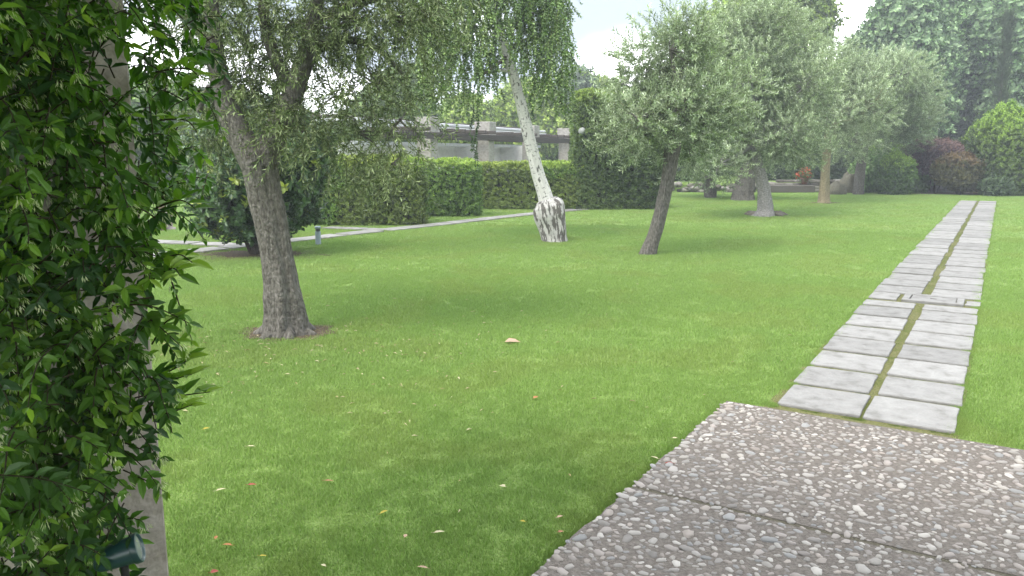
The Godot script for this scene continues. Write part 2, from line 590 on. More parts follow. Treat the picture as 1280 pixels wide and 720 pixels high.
# ---------------------------------------------------------------- portico over the camera: one pillar is in view
func build_portico():
	var c := sv(-3.9, -1.66) ; c = Vector3(-1.31, 0, -2.134)
	var stone = surface("portico_concrete", [[0.0, Color(0.17, 0.15, 0.125)], [0.4, Color(0.24, 0.215, 0.18)], [0.75, Color(0.29, 0.265, 0.23)], [1.0, Color(0.36, 0.335, 0.30)]], 0.9, 0.018, 0.9, 5.0)
	var root := thing("portico", "concrete portico pillar on the lawn edge, half hidden by climbing jasmine", "portico", c)
	var b := Basis(ALONG, Vector3.UP, -ACROSS)
	for k in [[0.0, 0.0], [0.0, 4.6], [-4.2, 0.0], [-4.2, 4.6]]:
		var mb := MB.new()
		block(mb, c + ALONG * k[0] + ACROSS * k[1] + Vector3(0, 1.32, 0), b.x, b.y, ACROSS, Vector3(0.2, 1.34, 0.2), 0.012)
		part("pillar", mb.mesh(stone), root)
	for v in [0.0, 4.6]:
		var mb := MB.new()
		block(mb, c + ALONG * -2.1 + ACROSS * v + Vector3(0, 2.8, 0), b.x, b.y, ACROSS, Vector3(2.6, 0.14, 0.16), 0.01)
		part("beam", mb.mesh(stone), root)
	var rf := MB.new()
	block(rf, c + ALONG * -1.9 + ACROSS * 2.2 + Vector3(0, 3.02, 0), b.x, b.y, ACROSS, Vector3(2.7, 0.08, 2.9), 0.01)
	part("roof", rf.mesh(stone), root)

# ---------------------------------------------------------------- path of concrete slabs
func slab_mesh(w: float, d: float, mat: Material, torn := false) -> ArrayMesh:
	var pts := []
	var cut := 0.03
	for e in [[Vector2(-w, -d), Vector2(w, -d)], [Vector2(w, -d), Vector2(w, d)], [Vector2(w, d), Vector2(-w, d)], [Vector2(-w, d), Vector2(-w, -d)]]:
		var a: Vector2 = e[0] * 0.5; var b: Vector2 = e[1] * 0.5
		var dir := (b - a).normalized()
		pts.append(a + dir * cut * rng.randf_range(0.3, 0.8))
		for t in [0.33, 0.66]: pts.append(a.lerp(b, t) + Vector2(dir.y, -dir.x) * rng.randf_range(-0.008, 0.004))
		pts.append(b - dir * cut * rng.randf_range(0.3, 0.8))
	if torn:
		for k in pts.size(): pts[k] *= rng.randf_range(0.75, 1.05)
	var mb := MB.new()
	var n := pts.size()
	for k in n:
		var a: Vector2 = pts[k]; var b: Vector2 = pts[(k + 1) % n]
		var a1 := a * 0.985; var b1 := b * 0.985
		var p := func(q: Vector2, y: float) -> Vector3: return ALONG * q.y + ACROSS * q.x + Vector3(0, y, 0)
		mb.tri(p.call(Vector2.ZERO, 0.0), p.call(b1, 0.0), p.call(a1, 0.0))
		mb.quad(p.call(a1, 0.0), p.call(b1, 0.0), p.call(b, -0.007), p.call(a, -0.007))
		mb.quad(p.call(a, -0.007), p.call(b, -0.007), p.call(b, -0.05), p.call(a, -0.05))
	return mb.mesh(mat)

func slab_tones() -> Array:
	var out := []
	for k in 5:
		var b := 0.18 + 0.013 * k
		out.append(surface("slab_%d" % k, [[0.0, Color(b * 0.66, b * 0.65, b * 0.6)], [0.35, Color(b * 0.96, b * 0.94, b * 0.91)], [0.65, Color(b * 1.05, b * 1.035, b * 1.0)], [1.0, Color(b * 1.15, b * 1.14, b * 1.1)]], 0.9, 0.011, 0.92, 6.0, 0.0, 7 + k * 5))
	return out

func build_path():
	var pts := PackedVector2Array()
	for q in [[-0.06, -0.585], [26.6, -0.585], [26.6, 0.52], [-0.06, 0.52]]:
		var w := sv(q[0], q[1]); pts.append(Vector2(w.x, w.z))
	var earth = surface("joint_earth", [[0.0, Color(0.075, 0.075, 0.03)], [0.5, Color(0.12, 0.125, 0.045)], [1.0, Color(0.17, 0.15, 0.08)]], 2.5, 0.03, 0.95, 10.0)
	var root := struct("path", sheet(pts, 0.004, earth))
	var tones := slab_tones()
	var kinds := []
	for m in tones:
		for k in 3: kinds.append(slab_mesh(0.5, 0.508, m))
	var rows := []
	for k in 7: rows.append([0.02 + 0.572 * k, 1.0])
	for k in 37: rows.append([4.99 + 0.582 * k, 1.0])
	for r in rows:
		for side in [-1, 1]:
			var o := part("slab", kinds[rng.randi() % kinds.size()], root)
			var v := 0.255 if side > 0 else -0.325 + 0.012 * maxf(0.0, 4.0 - (r[0] - 0.02) / 0.572)
			o.position = sv(r[0] + 0.268 + rng.randf_range(-0.008, 0.008), v + rng.randf_range(-0.012, 0.012), 0.02 + rng.randf_range(-0.004, 0.004))
			o.rotation = Vector3(rng.randf_range(-0.006, 0.006), rng.randf_range(-0.012, 0.012), rng.randf_range(-0.006, 0.006))
	for q in [[4.2, -0.325, 0.5, 0.31], [4.2, 0.255, 0.5, 0.31], [4.72, -0.43, 0.29, 0.44]]:
		var o := part("slab", slab_mesh(q[2], q[3], tones[3]), root)
		o.position = sv(q[0], q[1], 0.02)
	var o := part("slab", slab_mesh(0.17, 0.3, tones[4], true), root)
	o.position = sv(4.68, 0.45, 0.018)
	# access cover in the gap
	var c := sv(4.71, 0.065)
	var lid := thing("access_cover", "rectangular concrete access cover with recessed lid set between the path slabs", "access cover", c)
	for q in [[0, 0.2, 0.3, 0.035], [0, -0.2, 0.3, 0.035], [0.265, 0, 0.035, 0.165], [-0.265, 0, 0.035, 0.165]]:
		var mb := MB.new()
		block(mb, c + ACROSS * q[0] + ALONG * q[1] + Vector3(0, -0.005, 0), ACROSS, Vector3.UP, -ALONG, Vector3(q[2], 0.04, q[3]), 0.006)
		part("frame", mb.mesh(tones[2]), lid)
	var mb := MB.new()
	block(mb, c + Vector3(0, -0.012, 0), ACROSS, Vector3.UP, -ALONG, Vector3(0.222, 0.04, 0.157), 0.008)
	var lm := part("lid", mb.mesh(tones[1]), lid)
	var sl := MB.new()
	block(sl, c + Vector3(0, 0.029, 0), ACROSS, Vector3.UP, -ALONG, Vector3(0.032, 0.003, 0.008), 0.002)
	part("lifting_slot", sl.mesh(plain("rust", Color(0.05, 0.04, 0.035))), lm)

	# flagstone walk that crosses the lawn in front of the hedges
	var walk_line := [on(150, 327), on(195, 320.5), on(330, 305.5), on(440, 293), on(560, 280), on(660, 268.5), on(740, 261)]
	build_walk("walk", walk_line, 0.46, tones)
	build_walk("walk", [on(170, 302), on(200, 303.5), on(262, 306), on(320, 308.5)], 0.4, tones)
	build_walk("walk", [on(392, 284.5), on(436, 286.5), on(474, 288)], 0.36, tones)

func build_walk(called: String, line: Array, wide: float, tones: Array):
	var l := []
	for p in line: l.append([p, wide])
	var fine := spline(l, 12)
	var left := PackedVector2Array(); var right := PackedVector2Array()
	for k in fine.size():
		var t: Vector3 = (fine[mini(k + 1, fine.size() - 1)][0] - fine[maxi(k - 1, 0)][0]).normalized()
		var s := Vector3(-t.z, 0, t.x) * (wide * 0.5 + 0.03)
		var p: Vector3 = fine[k][0]
		left.append(Vector2(p.x + s.x, p.z + s.z)); right.append(Vector2(p.x - s.x, p.z - s.z))
	right.reverse()
	left.append_array(right)
	var root := MeshInstance3D.new()
	root.name = numbered(called, self)
	root.mesh = sheet(left, 0.008, mats["joint_earth"])
	root.set_meta("kind", "structure")
	add_child(root, true)
	var gone := 0.0
	var kinds := []
	for m in tones: kinds.append(slab_mesh(wide, 0.5, m))
	for k in range(1, fine.size()):
		var a: Vector3 = fine[k - 1][0]; var b: Vector3 = fine[k][0]
		gone += a.distance_to(b)
		if gone >= 0.53:
			gone -= 0.53
			var o := part("slab", kinds[rng.randi() % kinds.size()], root)
			o.position = b + Vector3(0, 0.03 + rng.randf_range(-0.003, 0.003), 0)
			var t := (b - a).normalized()
			o.rotation.y = atan2(ALONG.z, ALONG.x) - atan2(t.z, t.x) + rng.randf_range(-0.04, 0.04)

# ---------------------------------------------------------------- exposed pebble paving
func build_paving():
	var mortar = surface("mortar", [[0.0, Color(0.105, 0.091, 0.079)], [0.5, Color(0.146, 0.129, 0.114)], [1.0, Color(0.19, 0.169, 0.151)]], 2.2, 0.03, 0.95, 10.0)
	var c := sv(-2.5, 0.01)
	var root := MeshInstance3D.new()
	root.name = "paving"
	var bed := MB.new()
	for q in [[-0.1, -1.655], [-1.685, -3.3], [-3.33, -7.5]]:
		var n := 24
		for k in n:                                            # ragged left rim, panel by panel
			var s0: float = lerpf(q[0], q[1], float(k) / n); var s1: float = lerpf(q[0], q[1], float(k + 1) / n)
			var e0 := -0.81 + 0.02 * fn.get_noise_1d(s0 * 220); var e1 := -0.81 + 0.02 * fn.get_noise_1d(s1 * 220)
			bed.quad(sv(s1, e1, 0.022), sv(s0, e0, 0.022), sv(s0, 0.83, 0.022), sv(s1, 0.83, 0.022))
			bed.quad(sv(s1, e1, -0.05), sv(s0, e0, -0.05), sv(s0, e0, 0.022), sv(s1, e1, 0.022))
			bed.quad(sv(s0, 0.83, -0.05), sv(s1, 0.83, -0.05), sv(s1, 0.83, 0.022), sv(s0, 0.83, 0.022))
		for s in q: bed.quad(sv(s, -0.81, -0.05), sv(s, 0.83, -0.05), sv(s, 0.83, 0.022), sv(s, -0.81, 0.022))
	for s in [-1.67, -3.315]: bed.quad(sv(s - 0.02, -0.8, 0.0195), sv(s + 0.02, -0.8, 0.0195), sv(s + 0.02, 0.83, 0.0195), sv(s - 0.02, 0.83, 0.0195), Color(0.68, 0.7, 0.58))
	root.mesh = bed.mesh(mortar)
	root.set_meta("kind", "structure")
	add_child(root, true)
	var cols := [Color(0.26, 0.242, 0.218), Color(0.205, 0.19, 0.172), Color(0.30, 0.282, 0.258), Color(0.165, 0.152, 0.14), Color(0.225, 0.198, 0.175), Color(0.19, 0.188, 0.183), Color(0.245, 0.23, 0.212), Color(0.215, 0.192, 0.175)]
	var mm := []
	for k in cols.size():
		var q: Color = cols[k]
		mm.append(surface("pebble_%d" % k, [[0.0, Color(q.r * 0.72, q.g * 0.72, q.b * 0.72)], [0.5, q], [1.0, Color(minf(q.r * 1.25, 1), minf(q.g * 1.25, 1), minf(q.b * 1.25, 1))]], 7.0, 0.02, 0.62, 0.0, 0.0, 40 + k))
	var shapes := []
	for k in 10:
		var mb := MB.new()
		lump(mb, Vector3.ZERO, Basis(), Vector3(1, 0.62, 1), 3, 9, 0.45, k * 31.7, Color.WHITE, -0.25)
		shapes.append(mb)
	# drop stones without overlap
	var grid := {}
	var cell := 0.08
	var stones := []
	var passes := [[300, 0.023, 0.032], [1700, 0.0165, 0.023], [5200, 0.0115, 0.0165], [2600, 0.0075, 0.0115]]
	for ps in passes:
		for k in int(ps[0]):
			var r := rng.randf_range(ps[1], ps[2])
			var s := rng.randf_range(-3.9, -0.105 - r); var v := rng.randf_range(-0.815, 0.825)
			if ps[1] > 0.016 and rng.randf() < 0.42: v = -0.80 + rng.randf() * 0.09 if rng.randf() < 0.7 else 0.81 - rng.randf() * 0.06
			if absf(s + 1.67) < r * 0.5 + 0.004 or absf(s + 3.315) < r * 0.5 + 0.004: continue
			var gx := int(floor(s / cell)); var gy := int(floor(v / cell))
			var ok := true
			for i in range(-1, 2):
				for j in range(-1, 2):
					for q in grid.get(Vector2i(gx + i, gy + j), []):
						var d: Vector2 = Vector2(s, v) - q[0]
						if d.length() < (r + q[1]) * 0.93: ok = false
			if not ok: continue
			var key := Vector2i(gx, gy)
			if not grid.has(key): grid[key] = []
			grid[key].append([Vector2(s, v), r])
			stones.append([s, v, r])
	var order := []
	for k in stones.size():
		var q = stones[k]
		var p := sv(q[0], q[1], 0.02)
		var d := p - EYE
		var deep := -d.z * cos(TILT) - d.y * sin(TILT)
		var py := 360.0 - F * (d.y * cos(TILT) - d.z * -sin(TILT)) / deep
		var px := 640.0 + F * d.x / deep
		var inside := deep > 0 and px > 0 and px < 1290 and py < 730
		order.append([(q[2] / deep) if inside else 0.0, k])
	order.sort_custom(func(a, b): return a[0] > b[0])
	var buf := PackedFloat32Array()
	var made := {}
	for rank in order.size():
		var q = stones[order[rank][1]]
		var p := sv(q[0], q[1], 0.0205)
		var r: float = q[2]
		var turn := rng.randf() * TAU
		var b := Basis(Vector3.UP, turn).scaled(Vector3.ONE)
		var st := rng.randf_range(0.8, 1.0)
		var basis := Basis(b.x * r * 1.22, b.y * r * rng.randf_range(0.5, 0.85), b.z * r * st * 0.86)
		var tilt := Basis(unit(), rng.randf_range(-0.2, 0.2))
		basis = tilt * basis
		var col := rng.randi() % cols.size()
		if rank < 300:
			var key := Vector2i(rng.randi() % shapes.size(), col)
			if not made.has(key): made[key] = (shapes[key.x] as MB).mesh(mm[col])
			var o := part("pebble", made[key], root)
			o.transform = Transform3D(basis, p)
		else:
			var t := rng.randf_range(0.8, 1.25)
			var cc: Color = cols[col]
			buf.append_array(PackedFloat32Array([basis.x.x, basis.y.x, basis.z.x, p.x, basis.x.y, basis.y.y, basis.z.y, p.y, basis.x.z, basis.y.z, basis.z.z, p.z, cc.r * t, cc.g * t, cc.b * t, 1.0]))
	scatter("pebbles", (shapes[0] as MB).mesh(plain("small_pebble", Color.WHITE, 0.65)), buf, root)

# ---------------------------------------------------------------- low house behind the hedges
func build_house():
	var u := Vector3(0.413, 0, -0.911); var n := Vector3(0.911, 0, 0.413)
	var p0 := Vector3(-2.89, 0, -27.2)
	var root := thing("bungalow", "long low flat-roofed house with square concrete pillars and dark timber beam behind the hedges", "house", p0)
	var con = surface("house_concrete", [[0.0, Color(0.22, 0.205, 0.185)], [0.5, Color(0.32, 0.305, 0.28)], [1.0, Color(0.42, 0.40, 0.375)]], 0.8, 0.02, 0.9, 4.0)
	var wood = surface("dark_timber", [[0.0, Color(0.04, 0.034, 0.03)], [0.6, Color(0.075, 0.064, 0.056)], [1.0, Color(0.11, 0.095, 0.085)]], 1.2, 0.03, 0.8, 4.0)
	var white = surface("house_render", [[0.0, Color(0.6, 0.6, 0.59)], [0.5, Color(0.7, 0.7, 0.69)], [1.0, Color(0.76, 0.76, 0.75)]], 0.5, 0.02, 0.9, 1.5)
	var metal = surface("roof_sheet", [[0.0, Color(0.5, 0.51, 0.53)], [1.0, Color(0.66, 0.67, 0.69)]], 0.5, 0.03, 0.5, 1.0)
	var put_block := func(called: String, a: float, out: float, y0: float, y1: float, la: float, lo: float, mat: Material, parent: Node3D, ch := 0.012) -> MeshInstance3D:
		var mb := MB.new()
		block(mb, p0 + u * a + n * out + Vector3(0, (y0 + y1) * 0.5, 0), u, Vector3.UP, n, Vector3(la * 0.5, (y1 - y0) * 0.5, lo * 0.5), ch)
		return part(called, mb.mesh(mat), parent)
	for k in range(0, 4):
		var col: MeshInstance3D = put_block.call("pillar", 4.47 * k, 0.0, -0.1, 2.22, 0.5, 0.55, con, root)
		put_block.call("pillar_head", 4.47 * k, 0.0, 2.22, 2.84, 0.6, 0.66, con, col)
	put_block.call("beam", 5.9, 0.36, 2.11, 2.33, 16.4, 0.1, wood, root)
	put_block.call("beam", 5.9, -0.38, 2.11, 2.33, 16.4, 0.1, wood, root)
	for k in 20:                                                # rafter ends over the beam
		var a := -1.9 + 0.82 * k
		if absf(fposmod(a + 2.235, 4.47) - 2.235) < 0.42: continue
		put_block.call("rafter", a, -0.2, 2.35, 2.47, 0.1, 1.9, wood, root)
	put_block.call("roof_edge", 5.9, -1.25, 2.36, 2.62, 16.0, 0.06, metal, root)
	var top := MB.new()
	block(top, p0 + u * 5.9 + n * -4.2 + Vector3(0, 2.72, 0), u, Vector3.UP, n, Vector3(8.1, 0.05, 2.9), 0.02)
	part("roof", top.mesh(metal), root)
	var ridge := MB.new()
	block(ridge, p0 + u * 5.9 + n * -3.6 + Vector3(0, 2.83, 0), u, Vector3.UP, n, Vector3(8.0, 0.06, 1.4), 0.02)
	part("roof_ridge", ridge.mesh(wood), root)
	put_block.call("wall", 5.9, -2.2, -0.1, 1.98, 16.0, 0.2, white, root)
	put_block.call("lintel", 5.9, -1.6, 1.9, 2.03, 16.0, 0.14, metal, root)
	put_block.call("porch_floor", 5.9, -0.9, -0.1, 0.06, 16.0, 2.6, con, root)
	var glass := plain("dark_glass", Color(0.03, 0.035, 0.04), 0.08, 0.6)
	for k in range(0, 3):
		var w: MeshInstance3D = put_block.call("window", 4.47 * k + 2.9, -2.07, 0.1, 1.86, 1.5, 0.06, wood, root)
		put_block.call("pane", 4.47 * k + 2.55, -2.03, 0.18, 1.8, 0.62, 0.03, glass, w, 0.004)
		put_block.call("pane", 4.47 * k + 3.25, -2.03, 0.18, 1.8, 0.62, 0.03, glass, w, 0.004)
		put_block.call("partition", 4.47 * k + 1.4, -1.5, 0.06, 1.95, 0.12, 1.2, white, root)

# ---------------------------------------------------------------- hedges and topiary
func build_hedges():
	var lm := leaf_mat("hedge_leaf", 0.5, Color(0.35, 0.45, 0.12))
	var g := [Color(1, 1, 1), Color(0.75, 0.8, 0.7), Color(1.25, 1.2, 1.0)]
	var tiny := sprig(0.10, 9, 0.05, 0.03, 1.0, g, lm, false, Color(0.5, 0.5, 0.4))
	var o := {"n": 520, "dark": Color(0.09, 0.175, 0.034), "light": Color(0.26, 0.40, 0.08), "tip": Color(0.38, 0.5, 0.09), "s0": 0.8, "s1": 1.4, "odd": Color(0.2, 0.15, 0.05)}
	hedge("hedge", "rounded low clipped hedge block with brownish leaves, behind the drooping olive shoots", Vector3(-4.7, 0, -18.9), Vector3(2.62, 0, 0), Vector3(0, 0, 1.0), 1.46, tiny, o, 0.35)
	hedge("hedge", "square clipped hedge block with a yellowish top, middle one in front of the house", Vector3(-3.3, 0, -21.3), Vector3(2.38, 0, 0), Vector3(0, 0, 0.9), 1.34, tiny, o, 0.1)
	hedge("hedge", "long bright green clipped hedge behind the birch trunk, ending at the tall topiary", Vector3(-1.6, 0, -24.0), Vector3(3.9, 0, 0), Vector3(0, 0, 0.9), 1.26, tiny, o, 0.08)
	o = {"n": 460, "dark": Color(0.05, 0.095, 0.026), "light": Color(0.2, 0.28, 0.075), "tip": Color(0.3, 0.4, 0.07), "s0": 0.9, "s1": 1.7, "group": "tall clipped hedges"}
	hedge("topiary_hedge", "tall dark clipped hornbeam block standing between the birch and the leaning olive", Vector3(1.86, 0, -24.4), Vector3(1.4, 0, 0), Vector3(0, 0, 1.4), 3.35, tiny, o, 0.3)
	hedge("topiary_hedge", "lower dark clipped hornbeam block half hidden behind the leaning olive's crown", Vector3(3.2, 0, -24.5), Vector3(1.2, 0, 0), Vector3(0, 0, 1.4), 2.0, tiny, o, 0.35)
	# dark round-headed tree behind the near olive
	var wide := sprig(0.16, 9, 0.085, 0.055, 1.1, [Color(1, 1, 1), Color(0.7, 0.75, 0.75), Color(1.3, 1.25, 1.1), Color(1.0, 1.0, 0.9)], leaf_mat("gloss_leaf", 0.35, Color(0.2, 0.28, 0.08), 0.5), true, Color(0.4, 0.35, 0.3))
	var b := on(322, 317)
	var root: Node3D = shrub("laurel_tree", "round dark glossy-leaved small tree clipped clear of the ground, behind the near olive trunk", "tree", b, b + Vector3(0.03, 1.33, 0), Vector3(1.1, 1.02, 1.0), wide, {"n": 3400, "dark": Color(0.03, 0.07, 0.026), "light": Color(0.085, 0.155, 0.055), "odd": Color(0.22, 0.28, 0.04), "s0": 0.8, "s1": 1.25}, 6, "")
	limb(root, "trunk", [[b - Vector3(0, 0.05, 0), 0.13], [b + Vector3(0, 0.25, 0), 0.085], [b + Vector3(0.03, 1.2, 0), 0.05]], 6, 12, mats["shrub_wood"], 0.2, 0.2)
	struct("bare_soil", blot(b + Vector3(0, 0, 0.1), 1.05, 0.62, 12.0, 0.006, soil_mat()))

# ---------------------------------------------------------------- olives
func build_olives():
	var lm := leaf_mat("olive_leaf", 0.5, Color(0.62, 0.68, 0.45))
	var two := [Color(0.55, 0.64, 0.46), Color(0.85, 0.92, 0.7), Color(1.0, 1.05, 0.85), Color(1.55, 1.55, 1.45), Color(1.8, 1.8, 1.75)]
	var near := sprig(0.24, 20, 0.058, 0.012, 0.75, two, lm, false, Color(0.8, 0.75, 0.6))
	var mid := sprig(0.26, 25, 0.062, 0.0165, 0.8, two, lm, false, Color(0.8, 0.75, 0.6))
	var bark = surface("olive_bark", [[0.0, Color(0.045, 0.04, 0.034)], [0.4, Color(0.105, 0.098, 0.085)], [0.7, Color(0.165, 0.155, 0.138)], [1.0, Color(0.27, 0.255, 0.23)]], 2.6, 0.02, 0.95, 14.0)
	(bark as StandardMaterial3D).uv1_scale = Vector3(3.4, 1.0, 3.4)
	var pale = surface("olive_bark_pale", [[0.0, Color(0.09, 0.085, 0.078)], [0.4, Color(0.23, 0.22, 0.21)], [1.0, Color(0.42, 0.41, 0.40)]], 1.6, 0.025, 0.95, 14.0)
	var yellowish = surface("olive_bark_yellowish", [[0.0, Color(0.10, 0.085, 0.05)], [0.4, Color(0.22, 0.19, 0.115)], [1.0, Color(0.36, 0.32, 0.21)]], 1.6, 0.025, 0.95, 12.0)
	# the near one
	var b := on(358, 416)
	var r := thing("olive_tree", "large near olive with fissured grey trunk forking low, beside the jasmine pillar", "tree", b, "olive trees on the lawn")
	var mb := MB.new()
	var line := []
	for q in [[358, 422, .225], [357, 410, .172], [355, 385, .154], [351, 350, .134], [345, 315, .122], [338, 275, .118], [330, 240, .122], [324, 210, .134], [321, 190, .118], [322, 178, .09]]: line.append([at(q[0], q[1], 7.0), q[2]])
	line[0][0].y = -0.06
	tube(mb, spline(line, 14), 72, 0.24, 0.2)
	part("trunk", mb.mesh(bark), r)
	for q in [[[320, 205, .125], [299, 168, .105], [281, 125, .088], [268, 60, .072], [262, -20, .06], [250, -120, .04]], [[328, 205, .125], [345, 165, .098], [367, 115, .085], [388, 50, .07], [402, -30, .05], [420, -150, .035]], [[366, 118, .06], [345, 75, .05], [330, 20, .045], [335, -60, .03]], [[384, 70, .045], [425, 50, .035], [470, 60, .025], [505, 95, .012]], [[392, 30, .04], [440, 5, .03], [500, 0, .02], [540, 20, .01]], [[281, 125, .04], [262, 110, .03], [248, 140, .02]]]:
		var l := []
		for e in q: l.append([at(e[0], e[1], 7.0 + rng.randf_range(-0.04, 0.04)), e[2]])
		limb(r, "branch", l, 8, 16, bark, 0.14, 0.14)
	for k in 7:                                                 # roots running into the ground
		var a := TAU * k / 7 + 0.3
		var d := Vector3(cos(a), 0, sin(a))
		var l := rng.randf_range(0.22, 0.33)
		limb(r, "root", [[b + d * 0.09 + Vector3(0, 0.12, 0), 0.075], [b + d * 0.18 + Vector3(0, 0.03, 0), 0.05], [b + d * l + Vector3(0, -0.015, 0), 0.03]], 5, 9, bark, 0.2, 0.25)
	var blobs := []
	for q in [[246, 30, 7.1, .22, .5, .35, 1.0], [262, 120, 7.2, .24, .45, .35, 0.9], [262, 175, 7.3, .14, .2, .3, .35], [312, 60, 7.2, .35, .45, .5, 1.2], [370, 30, 7.0, .45, .4, .6, 1.5], [440, 20, 6.9, .5, .35, .6, 1.6], [500, 30, 6.9, .38, .4, .5, 1.1], [470, 105, 6.9, .42, .3, .5, .85], [420, 120, 7.2, .3, .3, .4, .45], [445, 165, 6.9, .4, .3, .4, .42], [500, 150, 6.9, .22, .35, .4, .3], [490, 205, 6.8, .26, .2, .35, .25], [425, 200, 6.8, .25, .16, .3, .16], [348, 150, 6.75, .2, .16, .12, .4], [378, 165, 6.75, .14, .13, .12, .22], [318, 110, 7.1, .25, .28, .3, .5], [300, -90, 7.1, 1.0, .55, 1.0, 2.2], [430, -100, 6.9, 1.2, .6, 1.1, 2.6], [530, -40, 6.8, .5, .4, .7, 1.0], [210, -20, 7.3, .5, .5, .6, .8]]:
		blobs.append([at(q[0], q[1], q[2]), Vector3(q[3], q[4], q[5]), q[6]])
	var spots := crown(r, "crown", near, blobs, {"n": 54, "sp": 3, "cr": 0.10, "s0": 0.7, "s1": 1.3, "droop": 0.6, "out": 0.35, "wild": 0.8, "dark": Color(0.085, 0.115, 0.055), "light": Color(0.26, 0.30, 0.17), "pw": 0.5})
	twigs(r, spots, 6, 0.012, bark)
	# the others: base, trunk pixels with half widths, depth, crown blobs
	olive("middle leaning olive with dark trunk and silvery round crown, right of the birch", bark, mid, 12.7, [[808, 321, .15], [811, 312, .125], [818, 292, .098], [828, 255, .09], [836, 218, .097], [841, 185, .115], [842, 168, .1]],
		[[798, 150, 38], [790, 112, 34], [808, 82, 38], [838, 62, 38], [868, 92, 44], [826, 118, 46], [852, 140, 48], [884, 150, 42], [812, 168, 30], [862, 185, 30], [905, 120, 40], [872, 50, 34], [780, 172, 22]], 46, 0.075)
	olive("broad silvery olive with pale grey trunk and little mound of stones at its foot", pale, mid, 20.6, [[955, 273, .3], [957, 262, .18], [955, 240, .145], [951, 222, .14], [945, 200, .13], [940, 180, .11]],
		[[890, 75, 42], [925, 45, 45], [960, 30, 42], [990, 60, 40], [935, 95, 50], [975, 105, 50], [1005, 110, 38], [905, 130, 45], [950, 150, 48], [985, 165, 42], [915, 172, 38], [985, 185, 30], [1005, 185, 24], [895, 168, 35], [900, 205, 20]], 50, 0.11)
	olive("slim upright olive with yellowish bare trunk, third along toward the far bed", yellowish, mid, 26.4, [[1030, 256, .26], [1030, 248, .16], [1031, 225, .13], [1033, 195, .125], [1036, 160, .1]],
		[[1015, 95, 36], [1045, 82, 36], [1075, 100, 34], [1030, 125, 36], [1062, 130, 38], [1012, 142, 24], [1050, 150, 28], [1085, 135, 28]], 46, 0.12)
	olive("shaded olive behind the slim one, spreading toward the purple shrub", bark, mid, 31.6, [[1073, 245, .2], [1074, 228, .17], [1077, 200, .15], [1084, 165, .12]],
		[[1095, 105, 36], [1125, 95, 34], [1145, 115, 28], [1110, 140, 38], [1140, 150, 30], [1085, 150, 32], [1125, 168, 26], [1062, 175, 26]], 46, 0.14)
	olive("dark shaded olive with a thick double trunk, left behind the broad silvery one", bark, mid, 27.8, [[928, 252, .42], [929, 240, .34], [934, 218, .26], [940, 195, .2]],
		[[915, 190, 34], [945, 180, 34], [895, 170, 30], [965, 175, 30]], 40, 0.13)
	olive("small dark many-stemmed olive in front of the rubble edging", bark, mid, 29.3, [[888, 248, .2], [887, 232, .2], [886, 214, .17], [884, 195, .12]],
		[[870, 190, 28], [895, 185, 28], [880, 205, 20], [850, 185, 26]], 40, 0.13)
	# stones heaped at the foot of the broad olive
	var foot := on(956, 269)
	var rock = surface("mossy_rock", [[0.0, Color(0.09, 0.08, 0.06)], [0.5, Color(0.17, 0.15, 0.12)], [1.0, Color(0.27, 0.25, 0.21)]], 2.0, 0.03, 0.95, 10.0)
	var heap := thing("stone_mound", "low ring of mossy stones heaped round the foot of the broad silvery olive", "stones", foot)
	for k in 11:
		var a := TAU * k / 11 + 0.2
		var m := MB.new()
		var g := rng.randf_range(0.07, 0.14)
		lump(m, Vector3(0, g * 0.2, 0), Basis(Vector3.UP, a), Vector3(g * 1.4, g * 0.7, g), 6, 10, 0.7, k * 17.0)
		var st := part("stone", m.mesh(rock), heap)
		st.position = Vector3(cos(a) * 0.4, 0, sin(a) * 0.28)
	struct("bare_soil", blot(b, 0.46, 0.33, 33.0, 0.006, soil_mat()))
	struct("bare_soil", blot(on(1030, 254), 0.7, 0.45, 71.0, 0.006, soil_mat()))

func olive(label: String, bark: Material, mesh: Mesh, deep: float, trunk: Array, crowns: Array, n: int, cr: float):
	var l := []
	for q in trunk: l.append([at(q[0], q[1], deep), q[2]])
	var base: Vector3 = l[0][0]; base.y = 0
	l[0][0].y = -0.08
	var r := thing("olive_tree", label, "tree", base, "olive trees on the lawn")
	var mb := MB.new()
	tube(mb, spline(l, 10), 36, 0.18, 0.2)
	part("trunk", mb.mesh(bark), r)
	var m := deep / 985.0
	var blobs := []
	for q in crowns:
		var c := at(q[0], q[1], deep + rng.randf_range(-1.0, 1.0) * m * 45.0)
		blobs.append([c, Vector3(q[2], q[2] * 0.9, q[2]) * m * 0.88, pow(q[2] * m / 0.55, 1.6) * 0.9])
	olive_crown(r, l[l.size() - 1][0] - Vector3(0, 0.05, 0), blobs, mesh, {"stray": 0.14, "n": n * 0.88, "sp": 5, "cr": cr * 1.15, "s0": 0.8 + deep * 0.006, "s1": 1.3 + deep * 0.012, "out": 0.7, "wild": 0.6, "droop": -0.15, "dark": Color(0.165, 0.205, 0.142), "light": Color(0.39, 0.44, 0.34), "pw": 0.42}, bark, trunk[trunk.size() - 1][2] * 0.62)

